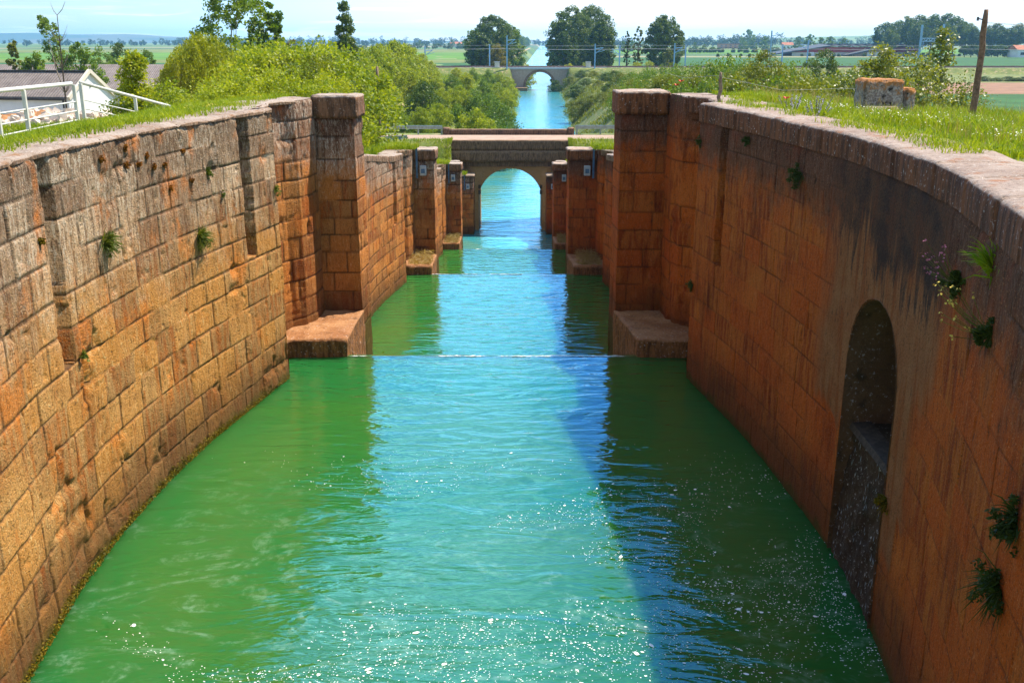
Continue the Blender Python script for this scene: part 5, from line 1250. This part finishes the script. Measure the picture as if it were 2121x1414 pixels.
def block_house(name, label, px0, px1, pyt, Y, dep, wall, roof, nwin, flat=True):
    x0, zt = at_y(px0, pyt, Y); x1, _ = at_y(px1, pyt, Y); H = zt - PLAIN; L = x1 - x0
    t = thing(name, label, 'building', (x0, Y, PLAIN))
    m = MB(); m.box(0, L, 0, dep, -0.5, H * (1 if flat else 0.62)); m.build('wall', wall, t)
    m = MB()
    if flat: m.box(-0.3, L + 0.3, -0.3, dep + 0.3, H, H + 0.35)
    else:
        h0 = H * 0.62; m.add([(-0.5, -0.5, h0), (L + 0.5, -0.5, h0), (L + 0.5, dep + 0.5, h0), (-0.5, dep + 0.5, h0), (-0.5, dep / 2, H), (L + 0.5, dep / 2, H)], [(0, 1, 5, 4), (2, 3, 4, 5), (0, 4, 3), (1, 2, 5)])
    m.build('roof', roof, t)
    for k in range(nwin):
        for zz in ((0.22, 0.40), (0.62, 0.80)) if flat else ((0.2, 0.42),):
            xw = L * (k + 0.5) / nwin; m = MB(); m.box(xw - L / nwin * 0.22, xw + L / nwin * 0.22, -0.06, -0.03, H * zz[0], H * zz[1]); m.build('window', M['window'], t)
block_house('brick_house', 'brick building without a pitched roof out on the plain, left of the tall thick mast', 1490, 1537, 92, 1360, 14, M['brick'], M['brick'], 5)
block_house('farmhouse', 'white walled house with a red roof beside the tall thick mast', 1622, 1644, 88, 1250, 10, M['white_wall'], M['red_tile'], 3, False)
block_house('farmhouse', 'long low farmhouse with a red tiled roof far beyond the green field on the left', 932, 974, 87, 1650, 14, M['cream_wall'], M['red_tile'], 4, False)
block_house('white_warehouse', 'white warehouse cut off by the right edge of the photo', 2111, 2150, 94, 640, 14, M['white_wall'], M['red_tile'], 2, False)

# ------------------------------------------------------------------ small things
def railing():
    t = thing('railing', 'white metal railing with three thin rails, ending in a sloping handrail on the left bank', 'railing')
    gx = -9.1
    pr = [at_y(-60, 194, 16.6), at_y(0, 187, 17.6), at_y(150, 174, 21.2)]
    P0 = Vector((at_y(-80, 196, 16.2)[0], 16.2, at_y(-80, 196, 16.2)[1])); x, z = at_y(152, 173, 21.5); P1 = Vector((x, 21.5, z))
    x, z = at_y(166, 171, 21.9); P2 = Vector((x, 21.9, z)); x, z = at_y(362, 223, 27.5); P3 = Vector((x, 27.5, z))
    m = MB(); m.tube([P0, P1 - Vector((0.03, 0.05, 0))], 0.040, 10); m.tube([P2, P3], 0.036, 10); m.build('handrail', M['white_metal'], t, smooth=True)
    def post(p, w=0.07):
        m = MB(); g = float(ground_h(p.x, p.y)); m.box(p.x - w / 2, p.x + w / 2, p.y - 0.03, p.y + 0.03, min(g - 0.1, p.z - 0.95), p.z - 0.03); m.build('post', M['white_metal'], t, bevel=0.006)
    for f in (0.24, 0.48, 1.0): post(P0.lerp(P1, f))
    for f in (0.0, 0.52, 0.85): post(P2.lerp(P3, f))
    m = MB()
    for d in (0.40, 0.60, 0.80, 0.98): m.tube([P0 - Vector((0, 0, d * 0.95)), P1 - Vector((0, 0, d * 0.95))], 0.016, 6)
    for d in (0.38, 0.58, 0.78): m.tube([P2 - Vector((0, 0, d * 0.95)), P3 - Vector((0, 0, d * 0.95))], 0.014, 6)
    m.build('rail', M['white_metal'], t)
railing()
def post_thing(name, label, cat, base, top, r0, r1, mat, extra=None):
    b = Vector(base); v = Vector(top) - b
    t = thing(name, label, cat, base); m = MB()
    rs = np.random.RandomState(len(label)); k = 9
    m.tube([v * (i / k) + Vector((rs.normal(0, 0.006), rs.normal(0, 0.006), -0.4 * (i == 0))) for i in range(k + 1)], [r0 + (r1 - r0) * i / k for i in range(k)] + [r1 * 0.75], 10)
    m.build('shaft', mat, t, smooth=True); return t, v
xb, zb = at_y(2014, 250, 20.0); xt, zt = at_y(2043, 20, 20.0); gp = float(ground_h(xb, 20.0))
t, v = post_thing('wooden_pole', 'weathered leaning wooden pole in the grass at the right', 'pole', (xb, 20.0, min(gp, zb)), (xt, 20.0, zt), 0.068, 0.052, M['pole_wood'])
m = MB(); q = v * 0.91; m.tube([q + Vector((-0.13, 0, 0.02)), q + Vector((-0.03, 0, 0))], 0.012, 6); m.tube([q + Vector((-0.14, 0, -0.02)), q + Vector((-0.14, 0, 0.05))], 0.022, 7); m.build('insulator', M['gutter'], t)
m = MB(); a = Vector((xt - 0.02, 20.0, zt - 0.12 * 2)); m.tube([a, a + Vector((6, 3, -0.25)), a + Vector((14, 8, -0.1))], 0.006, 5); tag(m.build('power_line', M['wire']), 'thin wire running off to the right from the wooden pole', 'wire')
xb, zb = at_y(1490, 213, 17.5); xt, zt = at_y(1493, 150, 17.5)
post_thing('fence_post', 'short grey weathered fence post in the grass behind the right wall', 'post', (xb, 17.5, float(ground_h(xb, 17.5)) - 0.05), (xt, 17.5, zt), 0.035, 0.028, M['grey_wood'])
m = MB(); m.tube([(xt, 17.5, zt - 0.08), (xt + 1.2, 17.9, zt - 0.32), (xt + 2.6, 18.2, zt - 0.3)], 0.002, 4); m.tube([(xt, 17.5, zt - 0.05), (xt - 0.6, 17.7, zt - 0.1), (xt - 0.9, 17.9, zt - 0.02)], 0.002, 4); tag(m.build('fence_wire', M['wire']), 'thin slack wire hanging from the grey fence post', 'wire')
xb, zb = at_y(786, 300, 52.0); xt, zt = at_y(781, 138, 52.0)
post_thing('wooden_post', 'tall slim grey wooden post behind the big left pier', 'pole', (xb, 52.0, min(zb, float(ground_h(xb, 52.0)))), (xt, 52.0, zt), 0.12, 0.085, M['grey_wood'])
# ruined stone block
def ruin():
    t = thing('stone_block', 'lichen covered ruined stone block in the grass at the right', 'stone block')
    Y = 18.0; x0, _ = at_y(1788, 215, Y); x1, _ = at_y(1872, 215, Y); _, z1 = at_y(1830, 166, Y); g = float(ground_h((x0 + x1) / 2, Y))
    rough_block('main_stone', [(x0, Y), (x1, Y + 0.05), (x1 + 0.02, Y + 0.7), (x0 + 0.05, Y + 0.65)], g - 0.2, z1, M['lichen_stone'], t, 0.05, 0.035, 401)
    x2, _ = at_y(1900, 215, Y); _, z2 = at_y(1885, 184, Y)
    rough_block('side_stone', [(x1 + 0.03, Y + 0.05), (x2, Y + 0.1), (x2, Y + 0.6), (x1 + 0.05, Y + 0.6)], g - 0.2, z2, M['lichen_stone'], t, 0.05, 0.03, 402)
    rough_block('footing', [(x0 - 0.02, Y - 0.28), (x1 - 0.15, Y - 0.26), (x1 - 0.15, Y - 0.02), (x0 - 0.02, Y - 0.02)], g - 0.2, g + 0.12, M['coping'], t, 0.05, 0.02, 403)
ruin()
# steel gate guides with grey boxes on the lower piers
def gate_guide(side, i, label):
    yc = YC[i] if i < 3 else 76.25
    yf = yc + 2.15 if i < 3 else 78.35
    top = (None, 10.76, 7.88, 4.78)[i]
    t = thing('gate_guide', label, 'gate gear', (side * 3.45, yf, top))
    s = side; gx = s * 0.20; m = MB(); m.box(gx - 0.038, gx + 0.038, -0.12, -0.05, -1.2, 0.04); m.box(min(gx, gx + s * 0.3) - 0.038, max(gx, gx + s * 0.3) + 0.038, -0.12, -0.05, 0.04, 0.075); m.build('guide_post', M['blue_steel'], t)
    bx = -s * 0.06; m = MB(); m.box(bx - 0.13, bx + 0.13, -0.24, -0.05, -1.08, -0.68); b = m.build('control_box', M['box_grey'], t, bevel=0.02)
    m = MB(); m.box(bx - 0.08, bx + 0.08, -0.252, -0.243, -0.98, -0.80); m.build('panel', M['blue_steel'], b)
for i, w in ((1, 'nearest'), (2, 'middle'), (3, 'farthest and smallest')):
    for side in (-1, 1):
        sun_ = 'left sunlit' if side < 0 else 'right shaded'
        gate_guide(side, i, f'{w} blue steel gate guide with a grey box, on the {sun_} side')

# ------------------------------------------------------------------ grass and wild flowers
def blades(name, P, h, w, mat, label, cat, rs, lean=0.35, kind='stuff'):
    n = len(P); a = rs.uniform(0, 2 * math.pi, n); d = np.stack([np.cos(a), np.sin(a), np.zeros(n)], -1)
    ln = rs.normal(0, lean, (n, 2)); mid = P + np.stack([ln[:, 0] * h * 0.25, ln[:, 1] * h * 0.25, h * 0.55], -1); tip = P + np.stack([ln[:, 0] * h, ln[:, 1] * h, h * (1 - 0.25 * np.hypot(ln[:, 0], ln[:, 1]))], -1)
    W = w[:, None] if hasattr(w, '__len__') else w
    V = np.stack([P - d * W, P + d * W, mid + d * W * 0.75, mid - d * W * 0.75, mid - d * W * 0.75, mid + d * W * 0.75, tip + d * W * 0.1, tip - d * W * 0.1], 1).reshape(-1, 3)
    F = np.arange(8 * n).reshape(-1, 4); o = link_mesh(name, V, F, mat)
    if label: tag(o, label, cat, kind=kind)
    return o
def scatter(side, y0, y1, t0, t1, n, seed, thr=0.42, scale=1.1):
    rs = np.random.RandomState(seed); Y = rs.uniform(y0, y1, n); T = t0 + (t1 - t0) * rs.rand(n) ** 1.3
    keep = fbm(Y * scale, T * scale + 40, seed, 4) + rs.normal(0, 0.05, n) > thr; Y = Y[keep]; T = T[keep]
    k = rs.rand(len(T)) < np.clip(1.0 + T * (2.2 if t0 > -1 else 0.5), 0, 1); Y = Y[k]; T = T[k]
    X = side * (half_width(side, Y) + T); return np.stack([X, Y, ground_h(X, Y) - 0.02 + 0.06 * (T < 0.02)], -1), rs, T
P, rs, T = scatter(-1, 1.5, 26, -0.42, 5.5, 98000, 301, 0.36); blades('grass', P, rs.uniform(0.04, 0.17, len(P)) * (0.6 + 0.7 * fbm(P[:, 0], P[:, 1], 7, 3)), 0.007, M['grass'], 'green and yellowish grass along the top of the left wall', 'grass', rs)
P, rs, T = scatter(1, 3, 26, 0.10, 7.5, 130000, 302, 0.475); blades('grass', P, rs.uniform(0.06, 0.26, len(P)) * (0.2 + 1.6 * fbm(P[:, 0] * 0.8, P[:, 1] * 0.8, 8, 3)) * (0.55 + 0.45 * np.clip(T / 1.2, 0, 1)), 0.0065, M['grass'], 'bright wild grass along the top of the right wall', 'grass', rs)
P, rs, T = scatter(1, 9.5, 21, -0.70, 0.1, 16000, 312, 0.40); blades('grass', P, rs.uniform(0.03, 0.14, len(P)), 0.006, M['grass'], 'short grass creeping over the back of the right coping stones', 'grass', rs)
P, rs, T = scatter(1, 4, 24, 0.5, 7.0, 5200, 303, 0.46, 0.7); blades('dry_stalks', P, rs.uniform(0.18, 0.42, len(P)), 0.004, M['straw'], 'dry pale stalks among the grass on the right', 'grass', rs, 0.25)
for side in (-1, 1):
    P, rs, T = scatter(side, 24, 80, 0.05, 4.0, 26000, 305 + side, 0.36); blades('grass', P, rs.uniform(0.12, 0.40, len(P)), 0.016, M['grass'], {-1: 'grass on the stepped left bank beside the lower locks', 1: 'grass on the stepped right bank beside the lower locks'}[side], 'grass', rs)
for k_, (ya_, yb_) in enumerate(((39.0, 41.6), (58.4, 60.9), (76.8, 79.8))):
    for side in (-1, 1):
        P, rs, T = scatter(side, ya_, yb_, -1.15, 0.4, 2600, 350 + k_ * 3 + side, 0.38); P[:, 2] += 0.06; rs2 = rs
        k = rs.rand(len(P)) < 0.9; P = P[k]
        blades('grass', P, rs.uniform(0.08, 0.30, len(P)), 0.014, M['grass'], ('grass on top of the ' + ('nearer', 'middle', 'last')[k_] + ' small pier, ' + ('sunlit left' if side < 0 else 'shaded right') + ' side'), 'grass', rs)
for side, lab in ((-1, 'rough grass and weeds on the left canal slope beyond the road'), (1, 'rough grass and scrub on the right canal slope beyond the road')):
    rs = np.random.RandomState(330 + side); n = 26000; Y = rs.uniform(88, 310, n); T = rs.uniform(0.6, 26, n); X = canal_x(Y) + side * (half_width(side, Y) + T)
    k = fbm(X * 0.25, Y * 0.12, 331, 4) > 0.40; X = X[k]; Y = Y[k]; P = np.stack([X, Y, ground_h(X, Y) - 0.05], -1)
    blades('weeds', P, rs.uniform(0.3, 0.95, len(P)), 0.07, M['leaf_olive'] if side > 0 else M['grass'], lab, 'weeds', rs, 0.5)
def flower_specks(name, P, h, r, mat, label, rs, n=5):
    V = []; F = []
    for p, hh in zip(P, h):
        c = p + np.array([rs.normal(0, 0.02), rs.normal(0, 0.02), hh]); b = len(V); ax = rs.normal(0, 0.35, 2); s = r * rs.uniform(0.7, 1.3)
        for k in range(n):
            a = 2 * math.pi * k / n; dx, dy = math.cos(a) * s, math.sin(a) * s; V.append((c[0] + dx, c[1] + dy, c[2] + dx * ax[0] + dy * ax[1]))
        F.append(tuple(range(b, b + n)))
    tag(link_mesh(name, np.array(V), F, mat), label, 'flowers', kind='stuff')
P, rs, T = scatter(1, 4, 17, 0.7, 7.0, 6500, 341, 0.5, 0.9); flower_specks('daisies', P, rs.uniform(0.08, 0.22, len(P)), 0.008, M['petal_white'], 'countless small white daisies in the grass on the right', rs)
P, rs, T = scatter(-1, 15, 22, 0.2, 1.8, 500, 342, 0.45); flower_specks('yellow_flowers', P, rs.uniform(0.03, 0.08, len(P)), 0.016, M['petal_yellow'], 'small yellow flowers on the wall top beside the left pier', rs)
def poppy(px, py, Y, label):
    x, z = at_y(px, py, Y); g = float(ground_h(x, Y)); t = thing('poppy', label, 'flower', (x, Y, g), group='red poppies')
    m = MB(); m.tube([(0, 0, 0), (0.02, 0, (z - g) * 0.6), (0, 0, z - g)], 0.004, 5); m.build('stem', M['wall_plant'], t)
    m = MB(); H = z - g
    for k in range(4):
        a = k * math.pi / 2 + 0.3; c, s = math.cos(a), math.sin(a); r = 0.042
        m.add([(0, 0, H - 0.01), (c * r - s * r * .7, s * r + c * r * .7, H + 0.015), (c * r * 1.35, s * r * 1.35, H + 0.03), (c * r + s * r * .7, s * r - c * r * .7, H + 0.015)], [(0, 1, 2, 3)])
    m.build('petals', M['petal_red'], t)
for px, py, Y, lab in ((1410, 169, 19.0, 'higher of the two red poppies beside the right pier'), (1401, 177, 19.0, 'lower of the two red poppies beside the right pier'), (1628, 204, 15.5, 'red poppy beside the pale lilac flowers in the grass')):
    poppy(px, py, Y, lab)
def spikes(px, py, Y, n, label):
    rs = np.random.RandomState(px); x, z = at_y(px, py, Y); g = float(ground_h(x, Y)); t = thing('lilac_flower', label, 'flower', (x, Y, g)); P = []; m = MB()
    for k in range(n):
        a = rs.uniform(0, 6.28); q = rs.uniform(0, 0.16); h = rs.uniform(0.16, 0.34); bx, by = q * math.cos(a), q * math.sin(a); tx_, ty_ = bx * 1.7, by * 1.7
        m.tube([(bx * .5, by * .5, 0), (tx_, ty_, h)], 0.004, 4)
        for q2 in range(22): f = rs.uniform(0.45, 1.0); P.append((bx * .5 + (tx_ - bx * .5) * f + rs.normal(0, 0.008), by * .5 + (ty_ - by * .5) * f + rs.normal(0, 0.008), h * f))
    m.build('stem', M['wall_plant'], t); leaf_mesh('petals', np.array(P), 0.022, M['petal_lilac'], t, rs)
spikes(1640, 215, 15.4, 11, 'clump of pale lilac flower spikes in the grass, left one'); spikes(1692, 222, 14.6, 15, 'larger clump of pale lilac flower spikes in the grass, right one')

# plants growing out of the walls
def wall_x(side, y): return side * float(np.interp(y, [p[1] for p in PLAN1[side]], [p[0] for p in PLAN1[side]]))
def wall_spot(side, px, py):
    """where the sight line through (px, py) meets the first chamber's wall"""
    dx, dy, dz = ray(px, py); best = None
    for k in range(400):
        y = 2.0 + 15.4 * k / 399; x = CAM[0] + dx * y / dy; d = abs(x - wall_x(side, y))
        if best is None or d < best[0]: best = (d, y)
    y = best[1]; return wall_x(side, y), y, CAM[2] + dz * y / dy
def tuft(side, px, py, n, ln, mat, label, seed, up=0.5, name='grass_tuft', width=0.006, leafy=0):
    rs = np.random.RandomState(seed); x, y, z = wall_spot(side, px, py); t = thing(name, label, 'plant', (x, y, z)); s = -side
    V = []; F = []
    for k in range(n):
        L_ = ln * rs.uniform(0.45, 1.15); d = np.array([s * rs.uniform(0.1, 1.0), rs.normal(0, 0.55), rs.normal(up, 0.45)]); d /= np.linalg.norm(d); p = np.array([-s * 0.03, rs.normal(0, ln * 0.15), rs.normal(0, ln * 0.08)]); w = width * rs.uniform(0.7, 1.3)
        sd_ = np.cross(d, rs.normal(size=3)); sd_ /= np.linalg.norm(sd_); m_ = p + d * L_ * 0.6; e = p + d * L_ + np.array([0, 0, -L_ * 0.22])
        b = len(V); V += [p - sd_ * w, p + sd_ * w, m_ + sd_ * w, m_ - sd_ * w, e]; F += [(b, b + 1, b + 2, b + 3), (b + 3, b + 2, b + 4)]
    link_mesh('blades', np.array(V), F, mat, t)
    if leafy:
        P = clump_points(rs, [(s * ln * 0.25 * abs(rs.normal()), rs.normal(0, ln * 0.32), rs.normal(-ln * 0.1, ln * 0.3)) for _ in range(14)], [ln * 0.2] * 14, leafy)
        leaf_mesh('leaves', P, 0.03 * rs.uniform(0.6, 1.4, len(P)), mat, t, rs)
    return t
WL = M['wall_plant']
tuft(-1, 222, 505, 210, 0.24, WL, 'bushy grass tuft on the left wall, nearer the dark slot', 601, 0.35, 'wall_tuft', 0.005, 26)
tuft(-1, 415, 492, 260, 0.26, WL, 'thicker bushy grass tuft in the middle of the left wall', 602, 0.4, 'wall_tuft', 0.005, 30)
tuft(-1, 432, 357, 90, 0.12, WL, 'small reddish green weed near the top of the left wall', 603, 0.3, 'wall_weed', 0.005, 14)
tuft(-1, 462, 403, 40, 0.07, WL, 'tiny green weed below the small reddish one', 604, 0.2, 'wall_weed', 0.005, 8)
tuft(-1, 82, 500, 40, 0.07, M['moss'], 'tiny yellow green moss cushion left of the dark slot', 605, 0.2, 'wall_weed', 0.006, 14)
tuft(-1, 172, 735, 40, 0.10, WL, 'small weed at the foot of the dark slot', 606, 0.1, 'wall_weed', 0.005, 10)
for k, (px, py) in enumerate(((208, 328), (262, 340), (305, 322), (340, 340), (258, 306), (318, 345), (285, 338), (352, 388), (378, 312), (395, 372))):
    tuft(-1, px, py, 46, 0.06, M['rust_moss'], 'rusty orange moss cushion in a joint near the top of the left wall', 610 + k, -0.5, 'moss_cushion', 0.007, 16)['group'] = 'rusty moss cushions'
tuft(-1, 598, 392, 50, 0.15, WL, 'small green weed in the recess beside the big left pier', 607, 0.2, 'wall_weed', 0.006, 16)
tuft(1, 1655, 362, 60, 0.22, M['wall_dark'], 'dark leafy bush hanging high on the right wall', 621, -0.2, 'wall_bush', 0.004, 60)
tuft(1, 1548, 290, 50, 0.13, M['wall_dark'], 'small dark plant with a violet flower near the top of the right wall', 622, 0.0, 'wall_weed', 0.005, 18)
tuft(1, 1410, 290, 50, 0.13, M['wall_dark'], 'trailing green weed beside the right pier', 623, -0.6, 'wall_weed', 0.005, 20)
tuft(1, 2050, 560, 90, 0.30, M['grass'], 'long bright grass tuft growing from the right wall under its top edge', 624, 0.75, 'grass_tuft', 0.006)
def flowered(px, py, label, mat, seed, reach):
    t = tuft(1, px, py, 60, 0.15, M['wall_dark'], label, seed, 0.1, 'flowering_plant', 0.003, 60); rs = np.random.RandomState(seed); P = []; m = MB()
    for k in range(16):
        e = Vector((-reach * rs.uniform(0.5, 1.1), rs.normal(0.1, 0.16), rs.uniform(0.0, 0.30))); m.tube([(0, 0, 0), tuple(e * 0.5 + Vector((0, 0, -0.03))), tuple(e)], 0.0022, 4, caps=False)
        for q in range(4): P.append(tuple(e + Vector(rs.normal(0, 0.012, 3))))
    m.build('stem', M['wall_plant'], t); leaf_mesh('petals', np.array(P), 0.022, mat, t, rs, 0, 0.9)
flowered(1985, 585, 'dark bushy plant with pink flowers on the right wall', M['petal_pink'], 631, 0.20)
flowered(2050, 690, 'hanging plant with small yellow flowers on the right wall', M['petal_yellow'], 632, 0.30)
tuft(1, 2105, 1075, 120, 0.22, M['wall_dark'], 'dark hanging plant at the right edge, below the flowers', 641, -0.1, 'wall_bush', 0.004, 50)
tuft(1, 2070, 1210, 150, 0.26, M['wall_dark'], 'lowest dark spiky plant at the bottom right of the wall', 642, -0.2, 'wall_bush', 0.004, 50)
tuft(1, 1330, 590, 50, 0.16, M['wall_dark'], 'small plant above the right stone ledge', 643, -0.1, 'wall_weed', 0.006, 20)
tuft(1, 1835, 1040, 60, 0.16, M['moss'], 'green weed on the wet lip of the culvert', 644, 0.0, 'wall_weed', 0.005, 30)
# moss along the waterline and dead reeds on the ledges
def moss_line():
    rs = np.random.RandomState(650); P = []
    for k in range(9000):
        y = rs.uniform(6.5, 17.4); a = float(vnoise(np.array([y * 1.8]), np.array([3.0]), 651)[0])
        if rs.rand() > 0.25 + a: continue
        z = L1 + abs(rs.normal(0, 0.035 + 0.08 * max(0, a - 0.55) + 0.05 * max(0, 9 - y) / 3)); P.append((wall_x(-1, y) + rs.uniform(0.0, 0.035), y, z))
    P = np.array(P); tag(leaf_mesh('moss', P, 0.026 * rs.uniform(0.5, 1.4, len(P)), M['moss'], None, rs), 'orange green moss along the waterline of the left wall', 'moss', kind='stuff')
moss_line()
def reeds(side, i, label):
    rs = np.random.RandomState(660 + i + side); n = 700; yc = YC[i]; w = (L1, L2, L3)[i] + 0.37
    P = np.stack([side * rs.uniform(3.0, 3.9, n), yc + rs.uniform(0.05, 2.0, n), np.full(n, w)], -1)
    P[:, 2] += rs.uniform(0.0, 0.25 if i else 0.04, n) * np.clip((P[:, 1] - yc) / 1.5, 0.2, 1)
    o = leaf_mesh('dead_reeds', P, rs.uniform(0.2, 0.55, n), M['straw'], None, rs, 0, 0.05); tag(o, label, 'debris', kind='stuff')
for a in ((-1, 1, 'dry dead reeds heaped on the left ledge of the middle chamber'), (1, 1, 'dry dead reeds heaped on the right ledge of the middle chamber'), (-1, 2, 'dry dead reeds on the small far left ledge'), (1, 2, 'dry dead reeds on the small far right ledge')): reeds(*a)
def ivy(x, y, z, label, seed):
    rs = np.random.RandomState(seed); P = np.stack([x + rs.normal(0, 0.10, 260), y + rs.normal(0, 0.35, 260), z + rs.normal(0, 0.35, 260)], -1)
    t = thing('water_weed', label, 'plant', (x, y, z)); leaf_mesh('leaves', P - np.array([x, y, z]), 0.09 * rs.uniform(0.6, 1.3, len(P)), M['leaf_mid'], t, rs)
ivy(-2.82, 22.4, 7.1, 'green weed hanging on the inner side of the big left pier near the water', 671)
ivy(3.6, 26.5, 6.25, 'green weeds at the water behind the big right pier', 672)
ivy(-2.85, 42.3, 3.8, 'green weed at the foot of the second left pier', 673)

# ------------------------------------------------------------------ air
HAZE = 0.00013
m = bpy.data.materials.new('haze'); m.use_nodes = True; t_ = NT(m.node_tree); t_.n.clear()
pv = t_.node('ShaderNodeVolumePrincipled', {'Density': HAZE, 'Anisotropy': 0.2}); pv.inputs['Color'].default_value = (0.30, 0.62, 1.0, 1)
oo = t_.node('ShaderNodeOutputMaterial'); t_.l.new(pv.outputs[0], oo.inputs['Volume'])
mb = MB(); mb.box(-6900, 6900, -300, 6900, -3, 78); tag(mb.build('haze', m), kind='stuff')
